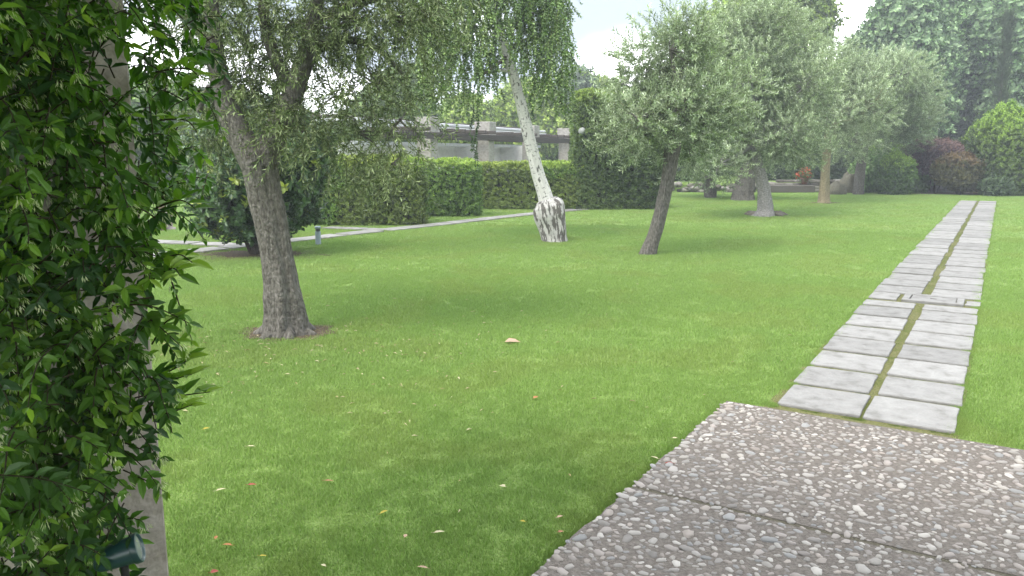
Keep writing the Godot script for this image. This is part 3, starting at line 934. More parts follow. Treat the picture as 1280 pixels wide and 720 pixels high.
# ---------------------------------------------------------------- birch
func birch_picture(w: int, h: int, burl: bool) -> ImageTexture:
	var im := Image.create(w, h, false, Image.FORMAT_RGB8)
	var n := FastNoiseLite.new()
	n.seed = 21; n.frequency = 1.0; n.fractal_octaves = 4
	for y in h:
		for x in w:
			var a := TAU * x / w
			var cx := cos(a); var cy := sin(a); var v := float(y) / h
			var white := 0.62 + 0.14 * n.get_noise_3d(cx * 2.5, cy * 2.5, v * 14)
			var d := 0.0
			if burl:
				d = smoothstep(-0.15, 0.12, n.get_noise_3d(cx * 3.2 + 9, cy * 3.2, v * 2.2) + 0.4 * n.get_noise_3d(cx * 11, cy * 11, v * 9))
				white -= 0.14
			else:
				var dash := n.get_noise_3d(cx * 0.9 + 3, cy * 0.9, v * 95.0)
				d = smoothstep(0.30, 0.40, dash) * 0.7
				d = maxf(d, smoothstep(0.34, 0.42, n.get_noise_3d(cx * 1.8, cy * 1.8 + 30, v * 22)) * 0.9)
			var g := (0.10 if burl else 0.06) + 0.03 * n.get_noise_3d(cx * 12, cy * 12, v * 40)
			var c := Color(lerpf(white, g * 1.1, d), lerpf(white * 0.97, g, d), lerpf(white * 0.93, g * 0.9, d))
			im.set_pixel(x, y, c.linear_to_srgb())
	im.generate_mipmaps()
	return ImageTexture.create_from_image(im)

func build_birch():
	var base := on(692, 301)
	var r := thing("birch_tree", "leaning white birch with swollen black-and-white foot and weeping crown", "tree", base)
	var z := 14.6
	var skin := StandardMaterial3D.new()
	skin.albedo_texture = birch_picture(160, 640, false)
	skin.uv1_scale = Vector3(1, 0.25, 1)
	skin.roughness = 0.75
	var foot := StandardMaterial3D.new()
	foot.albedo_texture = birch_picture(256, 256, true)
	foot.uv1_scale = Vector3(1, 1.2, 1)
	foot.roughness = 0.85
	var mb := MB.new()
	var l := []
	for q in [[694, 304, .225], [693, 297, .215], [691, 282, .24], [688, 268, .275], [686, 258, .27], [684, 252, .2], [683, 249, .15]]: l.append([at(q[0], q[1], z), q[2]])
	l[0][0].y = -0.06
	tube(mb, spline(l, 9), 48, 0.1, 0.25)
	part("swollen_base", mb.mesh(foot), r)
	mb = MB.new()
	l = []
	for q in [[683.5, 253, .145], [680, 240, .13], [672, 215, .118], [662, 175, .107], [651, 130, .098], [642, 95, .09], [634, 68, .083], [622, 30, .075], [612, -20, .055], [604, -80, .03]]: l.append([at(q[0], q[1], z), q[2]])
	tube(mb, spline(l, 8), 24, 0.03, 0.06)
	part("trunk", mb.mesh(skin), r)
	var bark := plain("birch_twig", Color(0.10, 0.085, 0.07), 0.8)
	var starts := []
	for q in [[[634, 70], [612, 88], [590, 100]], [[628, 50], [660, 20], [690, 10]], [[622, 30], [590, 10], [560, 20]], [[618, 10], [650, -40], [680, -50]], [[612, -20], [575, -50], [545, -50]], [[640, 90], [628, 88], [612, 92]], [[632, 64], [655, 50], [672, 48]], [[608, -50], [640, -100], [670, -110]], [[608, -50], [570, -110], [540, -110]]]:
		var line := []
		for k in 3: line.append([at(q[k][0], q[k][1], z + k * rng.randf_range(-0.5, 0.5)), [0.04, 0.025, 0.01][k]])
		limb(r, "branch", line, 6, 8, bark if q[0][1] < 85 else skin)
		for k in range(0, 13): starts.append((line[1][0] as Vector3).lerp(line[2][0], k / 12.0))
	# hanging strands of leaves
	var lm := leaf_mat("birch_leaf", 0.5, Color(0.4, 0.5, 0.15))
	var strand := sprig(0.34, 17, 0.062, 0.045, 1.1, [Color(1, 1, 1), Color(0.7, 0.75, 0.7), Color(1.35, 1.3, 1.2), Color(1.1, 1.15, 1.0)], lm, false, Color(0.7, 0.5, 0.4), 0.3)
	var buf := PackedFloat32Array()
	for k in 360:
		var px := rng.randf_range(528, 708)
		var side := (px - 618.0) / 92.0
		var c := at(px, 192, z + rng.randfn() * 0.65)
		var top := rng.randf_range(-120, 75) + absf(side) * 10
		# lower rim of the crown
		var rim := 95.0 + 28.0 * fn.get_noise_1d(px * 9.0) * 2.0 + (25.0 if px < 600 else 0.0) + (18.0 if px > 672 else 0.0) - (30.0 if absf(px - 640) < 22 else 0.0)
		var y: float = at(px, top, z).y
		var low: float = at(px, minf(rim, top + rng.randf_range(50, 200)), z).y
		var sway := Vector3(rng.randf_range(-0.1, 0.1), 0, rng.randf_range(-0.1, 0.1))
		var tone := shade(Color(0.09, 0.155, 0.055), Color(0.23, 0.32, 0.12), rng.randf())
		while y > low:
			var q := rng.randf_range(0.8, 1.2)
			var d := (Vector3.DOWN + sway * 2.0 + unit() * 0.38).normalized()
			put(buf, Vector3(c.x, y, c.z), d, unit(), rng.randf_range(0.8, 1.15), Color(tone.r * q, tone.g * q, tone.b * q))
			c += sway * 0.4 + Vector3(rng.randf_range(-.02, .02), 0, 0); y -= 0.26
	for k in 7:                                                 # the one long strand in front of the house
		for j in 2: put(buf, at(594 + rng.randf_range(-5, 5), 128 + k * 10, z - 0.3), (Vector3.DOWN + unit() * 0.2).normalized(), unit(), 0.85, Color(0.06, 0.11, 0.035))
	scatter("crown", strand, buf, r)
	for q in [[560, 20, .5, .5, 1.1], [600, -30, .9, .6, 1.0], [650, -30, .8, .6, 1.0], [680, 15, .35, .35, .6]]:
		var bl := [[at(q[0], q[1], z), Vector3(q[2], q[3], 0.8), q[4]]]
		crown(r, "crown", strand, bl, {"n": 55, "sp": 3, "cr": 0.12, "s0": 0.7, "s1": 1.1, "droop": 1.0, "out": 0.2, "wild": 0.4, "dark": Color(0.09, 0.155, 0.055), "light": Color(0.23, 0.32, 0.12)})

# ---------------------------------------------------------------- trees behind
func build_far_trees():
	var lm := leaf_mat("far_leaf", 0.55, Color(0.35, 0.45, 0.15))
	var var4 := [Color(1, 1, 1), Color(0.7, 0.75, 0.7), Color(1.3, 1.25, 1.15), Color(1.05, 1.1, 1.0)]
	var big := sprig(0.55, 14, 0.20, 0.13, 1.0, var4, lm, false, Color(0.5, 0.4, 0.3))
	var silver := sprig(0.6, 15, 0.24, 0.18, 1.0, [Color(1, 1, 1), Color(0.6, 0.65, 0.65), Color(0.8, 0.85, 0.85), Color(3.0, 2.9, 3.0), Color(2.2, 2.2, 2.2)], lm, false, Color(0.5, 0.4, 0.3))
	var green := {"n": 330, "sp": 6, "cr": 0.24, "s0": 0.8, "s1": 1.4, "dark": Color(0.06, 0.11, 0.03), "light": Color(0.17, 0.25, 0.07)}
	var bright := green.duplicate(); bright.dark = Color(0.13, 0.21, 0.03); bright.light = Color(0.34, 0.43, 0.08)
	var grey := green.duplicate(); grey.dark = Color(0.09, 0.13, 0.075); grey.light = Color(0.23, 0.29, 0.18)
	var deep := green.duplicate(); deep.dark = Color(0.022, 0.045, 0.02); deep.light = Color(0.06, 0.095, 0.04)
	var pop := green.duplicate(); pop.dark = Color(0.14, 0.215, 0.105); pop.light = Color(0.235, 0.325, 0.175); pop.n = 330
	var br := Color.WHITE
	far_tree("garden_tree", "bushy mid-green tree rising behind the near olive's drooping shoots", 495, 95, 95, 44, big, green, br)
	far_tree("garden_tree", "yellow-green tree just over the house roof, left of the birch trunk", 585, 132, 80, 50, big, bright, br)
	far_tree("garden_tree", "bright yellow-green tree behind the house, right behind the birch trunk", 655, 112, 105, 52, big, bright, br)
	far_tree("garden_tree", "grey-green slender tree over the house end, beside the tall topiary", 722, 96, 52, 56, silver, grey, br)
	far_tree("garden_tree", "small bright tree directly behind the topiary top", 752, 105, 46, 58, big, bright, br)
	far_tree("garden_tree", "dim mid-green tree at the back of the left lawn", 300, 135, 150, 38, big, green, br)
	far_tree("garden_tree", "dim bushy tree far back beside the jasmine", 200, 110, 150, 36, big, green, br)
	far_tree("garden_tree", "mid-green tree behind the laurel ball's shoulder", 395, 158, 110, 40, big, green, br)
	far_tree("garden_tree", "dim leafy tree deep behind the jasmine", 105, 60, 140, 38, big, green, br, 0.0)
	far_tree("garden_tree", "dense green tree past the left side of the pillar", 10, 70, 150, 36, big, green, br, 0.0)
	far_tree("garden_tree", "dark green tree furthest along the left lawn", -110, 60, 150, 37, big, deep, br, 0.0)
	far_tree("garden_tree", "dim broad tree closing the left lawn beyond the pillar", -250, 50, 170, 38, big, green, br, 0.0)
	far_tree("garden_tree", "tall fresh green tree towering over the silvery olives", 955, -75, 165, 46, big, bright, br)
	far_tree("garden_tree", "mid-green tree filling the gap behind the leaning olive", 850, 118, 110, 50, big, green, br)
	far_tree("silver_poplar", "tall silver-leaved poplar, first beside the gap of sky", 1118, -15, 120, 46, silver, pop, br)
	far_tree("silver_poplar", "tallest silver-leaved poplar, behind the purple shrub", 1190, -70, 150, 48, silver, pop, br)
	far_tree("silver_poplar", "silver-leaved poplar behind the round bright bush", 1268, -60, 140, 45, silver, pop, br)
	far_tree("silver_poplar", "silver-leaved poplar beyond the frame of the round bush", 1345, -40, 120, 47, silver, pop, br)
	far_tree("silver_poplar", "silver-leaved poplar farthest past the right of the path", 1440, -60, 140, 46, silver, pop, br, 0.0)
	var n := 0
	var says := ["dark evergreen behind the leaning olive trunk", "dark evergreen behind the thick double-trunked olive", "dark evergreen behind the red flowers", "dark evergreen behind the slim olive", "dark evergreen behind the small green shrubs", "dark evergreen behind the red-brown shrub", "dark evergreen behind the round bush's foot", "dark evergreen right past the round bush"]
	for px in [800, 868, 935, 1005, 1075, 1150, 1230, 1330]:
		far_tree("evergreen", says[n], px, 128 + 12 * (n % 3), 105, 47 + (n % 2) * 2, big, deep, br, 0.0, "dark evergreens behind the upper lawn")
		n += 1
	# a bare pale lower trunk of the poplar, and the cypress
	var cy := thing("cypress", "thin dark columnar cypress in front of the silver poplars", "tree", at(1243, 192, 41) * Vector3(1, 0, 1), "")
	var c0 := cy.position
	limb(cy, "trunk", [[c0, 0.14], [c0 + Vector3(0, 4, 0), 0.08], [c0 + Vector3(0, 8, 0), 0.02]], 4, 8, mats["far_bark"])
	var blobs := []
	for k in 12:
		var t := k / 11.0
		blobs.append([c0 + Vector3(0, 0.6 + 7.6 * t, 0), Vector3(0.42 * (1.0 - t * t * 0.75), 0.5, 0.42 * (1 - t * t * 0.75)), 1.0])
	crown(cy, "crown", sprig(0.3, 12, 0.09, 0.03, 0.5, var4, lm, false, Color(0.4, 0.4, 0.3)), blobs, {"n": 50, "sp": 3, "cr": 0.07, "s0": 0.8, "s1": 1.2, "droop": -1.2, "out": 0.3, "wild": 0.3, "dark": Color(0.03, 0.055, 0.025), "light": Color(0.07, 0.105, 0.045)})

# ---------------------------------------------------------------- planting and stones at the far end
func build_far_bed():
	var lm := leaf_mat("shrub_leaf", 0.5, Color(0.35, 0.45, 0.15))
	var v4 := [Color(1, 1, 1), Color(0.7, 0.72, 0.7), Color(1.3, 1.25, 1.15)]
	var fine := sprig(0.2, 12, 0.08, 0.04, 0.9, v4, lm, false, Color(0.5, 0.45, 0.35))
	var broad := sprig(0.22, 8, 0.15, 0.11, 1.1, v4, lm, true, Color(0.5, 0.45, 0.35))
	var mk := func(px: float, y0: float, y1: float, hw: float, z: float) -> Array:
		var base := at(px, 192, z); base.y = 0
		var top: float = at(px, y0, z).y; var bot: float = at(px, y1, z).y
		return [base, Vector3(base.x, (top + bot) * 0.5, base.z), Vector3(hw * z / 985.0, (top - bot) * 0.5, hw * z / 985.0)]
	var q: Array = mk.call(1256, 139, 246, 40, 31.5)
	shrub("round_bush", "big rounded bush with bright yellow-green new growth, right of the path end", "shrub", q[0], q[1], q[2], fine, {"n": 9500, "dark": Color(0.04, 0.075, 0.022), "light": Color(0.15, 0.23, 0.05), "tip": Color(0.23, 0.37, 0.045), "s0": 0.9, "s1": 1.4, "rise": 0.7}, 5)
	q = mk.call(1172, 180, 216, 33, 33.0)
	shrub("purple_shrub", "dark purple-leaved shrub left of the path end", "shrub", q[0], q[1], q[2], fine, {"n": 3600, "dark": Color(0.05, 0.025, 0.036), "light": Color(0.12, 0.065, 0.08), "tip": Color(0.2, 0.13, 0.13), "s0": 0.9, "s1": 1.4}, 5)
	q = mk.call(1204, 196, 234, 27, 31.6)
	shrub("russet_shrub", "low red-brown and green shrub on several stems at the path end", "shrub", q[0], q[1], q[2], fine, {"n": 3400, "dark": Color(0.05, 0.055, 0.025), "light": Color(0.12, 0.115, 0.045), "tip": Color(0.16, 0.105, 0.055), "s0": 0.8, "s1": 1.3}, 6)
	q = mk.call(1122, 196, 244, 18, 31.6)
	shrub("clipped_shrub", "dark green clipped shrub with lighter top beside the shaded olive", "shrub", q[0], q[1], q[2], fine, {"n": 2400, "dark": Color(0.04, 0.085, 0.026), "light": Color(0.11, 0.19, 0.05), "tip": Color(0.22, 0.34, 0.06), "s0": 0.8, "s1": 1.2}, 3)
	q = mk.call(1093, 196, 243, 19, 33.5)
	shrub("broad_leaf_shrub", "large-leaved light green shrub right behind the shaded olive trunk", "shrub", q[0], q[1], q[2], broad, {"n": 1500, "dark": Color(0.09, 0.17, 0.06), "light": Color(0.2, 0.31, 0.12), "s0": 0.9, "s1": 1.3}, 3)
	q = mk.call(1110, 184, 232, 26, 35.0)
	shrub("lime_shrub", "lime-green leafy shrub at the back, over the clipped one", "shrub", q[0], q[1], q[2], fine, {"n": 2600, "dark": Color(0.11, 0.2, 0.03), "light": Color(0.26, 0.39, 0.06), "s0": 0.9, "s1": 1.4}, 3)
	q = mk.call(1148, 212, 242, 14, 33.4)
	shrub("broad_leaf_shrub", "small large-leaved shrub under the purple shrub", "shrub", q[0], q[1], q[2], broad, {"n": 600, "dark": Color(0.08, 0.14, 0.06), "light": Color(0.18, 0.27, 0.11), "s0": 0.7, "s1": 1.1}, 3)
	q = mk.call(1250, 222, 245, 15, 30.6)
	shrub("fern_shrub", "small feathery green shrub at the foot of the round bush", "shrub", q[0], q[1], q[2], fine, {"n": 1100, "dark": Color(0.045, 0.08, 0.04), "light": Color(0.12, 0.18, 0.085), "s0": 0.8, "s1": 1.2}, 4)
	for k in 4:
		q = mk.call([845, 985, 1215, 1060][k], [205, 205, 176, 195][k], 236, [40, 34, 30, 26][k], 37.5 + k * 0.4)
		shrub("dark_shrub", ["low dark shrub on the upper lawn behind the leaning olive", "low dark shrub behind the red flower pot", "dark shrub rising behind the russet one", "dark shrub behind the boulders"][k], "shrub", q[0], q[1], q[2], fine, {"n": 2600, "dark": Color(0.025, 0.045, 0.02), "light": Color(0.06, 0.095, 0.04), "s0": 1.0, "s1": 1.6}, 3, "dark shrubs on the upper lawn")
	struct("planting_bed", blot(Vector3(17.6, 0, -32.6), 4.2, 0.95, 5.0, 0.006, soil_mat()))
	# dry stone edging in front of the upper lawn
	var cols := [Color(0.15, 0.14, 0.122), Color(0.2, 0.188, 0.168), Color(0.11, 0.102, 0.09), Color(0.28, 0.268, 0.245)]
	var ms := []
	for k in 4:
		var c: Color = cols[k]
		ms.append(surface("wall_stone_%d" % k, [[0.0, Color(c.r * 0.65, c.g * 0.65, c.b * 0.62)], [0.5, c], [1.0, Color(c.r * 1.25, c.g * 1.25, c.b * 1.25)]], 1.6, 0.03, 0.95, 8.0, 0.0, 60 + k))
	var lumps := []
	for k in 8:
		var mb := MB.new()
		lump(mb, Vector3.ZERO, Basis(), Vector3(1, 1, 1), 4, 7, 0.8, k * 23.1)
		lumps.append(mb.mesh(ms[k % 4]))
	var wall := thing("rubble_edging", "low rubble stone edging along the upper lawn behind the olives", "stone wall", Vector3(8.6, 0, -34.0))
	for k in 78:
		var st := part("stone", lumps[rng.randi() % 8], wall)
		st.position = Vector3(-3.6 + 0.12 * k * 0.7 + rng.randf_range(-.05, .05), rng.randf_range(0.02, 0.32), rng.randf_range(0.15, 0.5))
		st.transform.basis = Basis(Vector3.UP, rng.randf() * TAU).scaled(Vector3(rng.randf_range(0.12, 0.24), rng.randf_range(0.07, 0.13), rng.randf_range(0.12, 0.2)))
	var wall2 := thing("dry_stone_wall", "low dry stone wall behind the shrubs at the path end", "stone wall", Vector3(18.0, 0, -34.0))
	var course := 0
	for y in [0.07, 0.2, 0.33, 0.46]:
		var x := -6.8 + 0.13 * (course % 2)
		while x < 5.5:
			var w := rng.randf_range(0.28, 0.55)
			var mb := MB.new()
			block(mb, Vector3(18.0 + x + w * 0.5, y, -33.85 + rng.randf_range(-.03, .03)), Vector3(1, rng.randf_range(-.03, .03), 0).normalized(), Vector3.UP, Vector3.BACK, Vector3(w * 0.49, rng.randf_range(0.05, 0.062), 0.16), 0.02)
			part("stone", mb.mesh(ms[rng.randi() % 4]), wall2)
			x += w
		course += 1
	var cop := box_mesh(at(985, 236, 33.2) * Vector3(1, 0, 1) + Vector3(0, 0.16, 0), 0.03, Vector3(2.2, 0.3, 0.3), ms[2], 0.02)
	var ob := part("kerb_block", cop, self); tag(ob, "long pale stone kerb block below the red flower pot", "kerb")
	var sl := box_mesh(at(1038, 233, 34.0) * Vector3(1, 0, 1) + Vector3(0, 0.42, 0), -0.1, Vector3(1.3, 0.09, 0.5), ms[0], 0.02)
	ob = part("stone_slab", sl, self); tag(ob, "flat pale stone slab between the slim olive and the boulders", "slab")
	var boulder = surface("boulder", [[0.0, Color(0.06, 0.055, 0.04)], [0.5, Color(0.12, 0.115, 0.085)], [1.0, Color(0.2, 0.19, 0.15)]], 1.5, 0.03, 0.95, 10.0)
	for k in 2:
		var w = [[1048, 31.6, Vector3(0.38, 0.36, 0.34), "rounded grey boulder half sunk in the lawn beside the shaded olive"], [1063, 33.0, Vector3(0.36, 0.62, 0.34), "taller dark mossy boulder touching the shaded olive trunk"]][k]
		var mb := MB.new()
		lump(mb, Vector3(0, 0.12 + k * 0.08, 0), Basis(), w[2], 12, 18, 0.35, 40.0 + k * 9)
		ob = part("boulder", mb.mesh(boulder), self)
		ob.position = at(w[0], 192, w[1]) * Vector3(1, 0, 1)
		tag(ob, w[3], "boulder")
	# pot of red flowers
	var pot := at(1008, 192, 33.4) * Vector3(1, 0, 1)
	pot.y = 0.34
	var pt := thing("flower_pot", "brown pot of red flowers on the stone kerb", "flower pot", pot)
	var mb2 := MB.new()
	lathe(mb2, pot, Vector3.UP, [[0.0, 0.0], [0.0, 0.11], [0.22, 0.16], [0.26, 0.175], [0.27, 0.15], [0.24, 0.14], [0.24, 0.0]], 18)
	part("pot", mb2.mesh(plain("terracotta", Color(0.13, 0.06, 0.035), 0.85)), pt)
	crown(pt, "leaves", fine, [[pot + Vector3(0, 0.4, 0), Vector3(0.3, 0.2, 0.25), 1.0]], {"n": 60, "sp": 2, "cr": 0.03, "s0": 0.4, "s1": 0.7, "dark": Color(0.05, 0.09, 0.03), "light": Color(0.12, 0.17, 0.05)})
	var petal := sprig(0.08, 8, 0.055, 0.05, 1.2, [Color(1, 1, 1), Color(1.2, 0.8, 0.8)], lm, false, Color(0, 0, 0, 0))
	crown(pt, "flowers", petal, [[pot + Vector3(-0.02, 0.5, 0.02), Vector3(0.34, 0.2, 0.28), 1.0], [pot + Vector3(-0.35, 0.38, 0), Vector3(0.15, 0.08, 0.12), 0.25]], {"n": 30, "sp": 2, "cr": 0.03, "s0": 0.5, "s1": 1.0, "dark": Color(0.32, 0.04, 0.02), "light": Color(0.5, 0.13, 0.06)})

# ---------------------------------------------------------------- lamps, posts, leaves on the grass
func build_small_things():
	# bollard light
	var b := on(398, 306)
	var r := thing("bollard_light", "short blue-grey garden bollard light beside the flagstone walk", "garden light", b)
	var mb := MB.new()
	lathe(mb, b, Vector3.UP, [[-0.02, 0.05], [0.24, 0.05], [0.245, 0.045]], 16)
	part("post", mb.mesh(plain("bollard_paint", Color(0.27, 0.33, 0.38), 0.5)), r)
	mb = MB.new()
	lathe(mb, b, Vector3.UP, [[0.245, 0.04], [0.29, 0.04]], 16)
	part("louvre", mb.mesh(plain("bollard_dark", Color(0.06, 0.065, 0.07), 0.5)), r)
	mb = MB.new()
	lathe(mb, b, Vector3.UP, [[0.29, 0.0], [0.29, 0.055], [0.32, 0.055], [0.335, 0.04], [0.34, 0.0]], 16)
	part("cap", mb.mesh(mats["bollard_paint"]), r)
	# globe lamp by the topiary
	b = Vector3(2.03, 0, -23.2)
	r = thing("globe_lamp", "white globe garden lamp on a thin pole at the topiary's edge", "garden lamp", b)
	mb = MB.new()
	lathe(mb, b, Vector3.UP, [[-0.05, 0.025], [2.08, 0.025], [2.1, 0.05], [2.16, 0.055]], 10)
	tube(mb, [[b + Vector3(0, 2.1, 0), 0.02], [b + Vector3(-0.02, 2.12, 0.2), 0.02], [b + Vector3(-0.02, 2.16, 0.2), 0.05]], 8)
	part("pole", mb.mesh(plain("lamp_pole", Color(0.05, 0.06, 0.05), 0.6)), r)
	mb = MB.new()
	lump(mb, b + Vector3(-0.02, 2.26, 0.2), Basis(), Vector3.ONE * 0.11, 14, 20, 0.0, 0.0)
	part("globe", mb.mesh(plain("globe_glass", Color(0.30, 0.31, 0.30), 0.3)), r)
	# post and pale urn seen past the jasmine
	b = on(204, 288)
	var post := box_mesh(b + Vector3(0, 0.42, 0), 0.3, Vector3(0.14, 0.9, 0.14), surface("old_timber", [[0.0, Color(0.12, 0.085, 0.06)], [1.0, Color(0.26, 0.2, 0.15)]], 2.0, 0.03, 0.9, 8.0), 0.02)
	tag(part("wooden_post", post, self), "weathered wooden post on the far left lawn, glimpsed past the jasmine", "post")
	b = on(213, 287)
	r = thing("garden_urn", "pale stone urn beside the weathered wooden post", "urn", b)
	mb = MB.new()
	lathe(mb, b, Vector3.UP, [[0.0, 0.11], [0.05, 0.11], [0.06, 0.05], [0.12, 0.06], [0.24, 0.13], [0.34, 0.14], [0.36, 0.16], [0.38, 0.15], [0.36, 0.11], [0.3, 0.0]], 18)
	part("bowl", mb.mesh(plain("urn_stone", Color(0.42, 0.35, 0.34), 0.85)), r)
	mb = MB.new()
	lathe(mb, b, Vector3.UP, [[0.3, 0.05], [0.62, 0.045], [0.68, 0.06], [0.72, 0.0]], 12)
	part("finial", mb.mesh(plain("urn_cap", Color(0.5, 0.46, 0.44), 0.8)), r)
	# green spotlight at the foot of the pillar
	var c := at(154, 691, 1.66)
	r = thing("garden_spotlight", "dark green garden spotlight on a stake among the lower jasmine leaves", "spotlight", c)
	var ax := Vector3(0.93, 0.24, -0.27).normalized()
	var gm := plain("green_enamel", Color(0.016, 0.055, 0.055), 0.3, 0.6)
	mb = MB.new()
	lathe(mb, c - ax * 0.04, ax, [[-0.0216, 0.0000], [-0.0216, 0.0187], [-0.0144, 0.0245], [0.0000, 0.0274], [0.0612, 0.0310], [0.0706, 0.0310]], 28)
	part("housing", mb.mesh(gm), r)
	mb = MB.new()
	lathe(mb, c - ax * 0.04, ax, [[0.0612, 0.0317], [0.0626, 0.0346], [0.0756, 0.0346], [0.0778, 0.0317], [0.0720, 0.0288]], 28)
	part("rim", mb.mesh(gm), r)
	mb = MB.new()
	lathe(mb, c - ax * 0.04, ax, [[0.0720, 0.0295], [0.0749, 0.0216], [0.0763, 0.0000]], 24)
	part("lens", mb.mesh(plain("lamp_glass", Color(0.2, 0.22, 0.22), 0.1, 0.6)), r)
	mb = MB.new()
	tube(mb, [[c + Vector3(0, -0.03, 0), 0.009], [Vector3(c.x + 0.01, 0.2, c.z), 0.009], [Vector3(c.x + 0.01, -0.1, c.z), 0.007]], 10)
	part("stake", mb.mesh(plain("stake_black", Color(0.02, 0.022, 0.02), 0.5)), r)
	# single fallen leaves that stand out
	var lmat := leaf_mat("dry_leaf", 0.7, Color(0.4, 0.3, 0.15))
	var tan_ := Color(0.36, 0.25, 0.17); var orange := Color(0.30, 0.13, 0.05); var cream := Color(0.42, 0.38, 0.24); var yellow := Color(0.34, 0.28, 0.04); var red := Color(0.26, 0.06, 0.045); var brown := Color(0.26, 0.13, 0.07)
	for q in [[641, 426, .16, .62, tan_, 0.1, "large curled tan leaf lying alone in the middle of the lawn"], [670, 496, .085, .45, orange, 0.9, "small orange-tan leaf between the large curled leaf and the paving"], [270, 671, .05, .42, orange, 1.7, "upright orange leaf, upper one of a pair by the pillar foot"], [284, 680, .065, .32, orange, 2.9, "long orange leaf, lower one of a pair by the pillar foot"],
		[268, 714, .045, .7, red, 0.5, "red leaf on the grass nearest the pillar foot"], [315, 605, .06, .4, red, 0.2, "rust-red leaf in the grass out from the pillar"], [411, 600, .07, .25, brown, 0.0, "narrow brown leaf lying below the near olive"], [404, 706, .04, .5, cream, 2.5, "pale cream leaf at the bottom of the lawn"], [276, 611, .075, .22, cream, 0.7, "slender cream leaf beside the rust-red one"], [329, 694, .045, .3, yellow, 0.1, "small yellowish leaf between the red leaf and the pale cream leaf"],
		[507, 669, .045, .55, tan_, 1.4, "rounded tan leaf alone on the dull grass"], [549, 664, .07, .3, cream, 0.3, "torn pale leaf right of the rounded tan leaf"], [528, 708, .07, .25, tan_, 2.8, "long dry leaf at the bottom of the lawn, near the paving"], [628, 607, .05, .7, cream, 2.6, "rounded cream leaf in the middle of the near lawn"], [653, 651, .04, .5, yellow, 2.7, "bright yellow leaf near the paving edge"],
		[700, 645, .055, .35, tan_, 0.6, "tan leaf closest to the pebble rim"], [701, 664, .04, .6, brown, 0.4, "small reddish brown leaf below the tan one by the pebble rim"], [818, 571, .08, .22, cream, 2.3, "curved cream leaf touching the pebble rim"], [844, 547, .05, .4, cream, 0.1, "small cream leaf on the grass above the curved one"], [836, 578, .07, .3, red, 3.0, "thin red leaf lying on the rim pebbles"],
		[258, 535, .06, .4, yellow, 0.8, "golden yellow leaf in front of the jasmine sprays"], [480, 639, .07, .3, yellow, 0.9, "curved yellowish leaf left of the rounded tan leaf"], [314, 557, .07, .2, cream, 0.1, "white sliver of leaf between the pillar and the near olive"]]:
		mb = MB.new()
		var p := on(q[0], q[1], 0.027)
		var d := Vector3(cos(q[5]), 0.12, -sin(q[5])).normalized()
		var l: float = q[2] * (0.72 if q[2] < 0.1 else 0.9)
		leaf(mb, -d * l * 0.5, d, Vector3(0.1, 1, 0.15), l, l * q[3], 0.16, 0.18, q[4], true)
		tube(mb, [[-d * l * 0.5, 0.0012], [-d * l * 0.72 + Vector3(0, 0.004, 0), 0.001]], 4, 0, 0, q[4], false)
		var o := part("fallen_leaf", mb.mesh(lmat), self)
		o.position = p
		tag(o, q[6], "leaf", "fallen leaves on the lawn")
	# the many slivers of dropped olive leaf
	mb = MB.new()
	leaf(mb, Vector3(0, -0.5, 0), Vector3.UP, Vector3.BACK, 1.0, 0.24, 0.15, 0.2, Color.WHITE)
	var buf := PackedFloat32Array()
	var under := on(390, 430)
	for k in 330:
		var p := Vector3(under.x + rng.randfn() * 1.1, 0.025, under.z + 0.4 + rng.randfn() * 0.85)
		if k > 270: p = Vector3(rng.randf_range(-2.0, 2.5), 0.025, rng.randf_range(-12, -3.2))
		if in_hard(p): continue
		var a := rng.randf() * TAU
		put(buf, p, Vector3(cos(a), rng.randf_range(-0.1, 0.3), sin(a)).normalized(), Vector3.UP + unit() * 0.4, rng.randf_range(0.025, 0.055), shade(Color(0.28, 0.25, 0.10), Color(0.46, 0.43, 0.28), rng.randf()))
	scatter("leaf_litter", mb.mesh(lmat), buf, self)

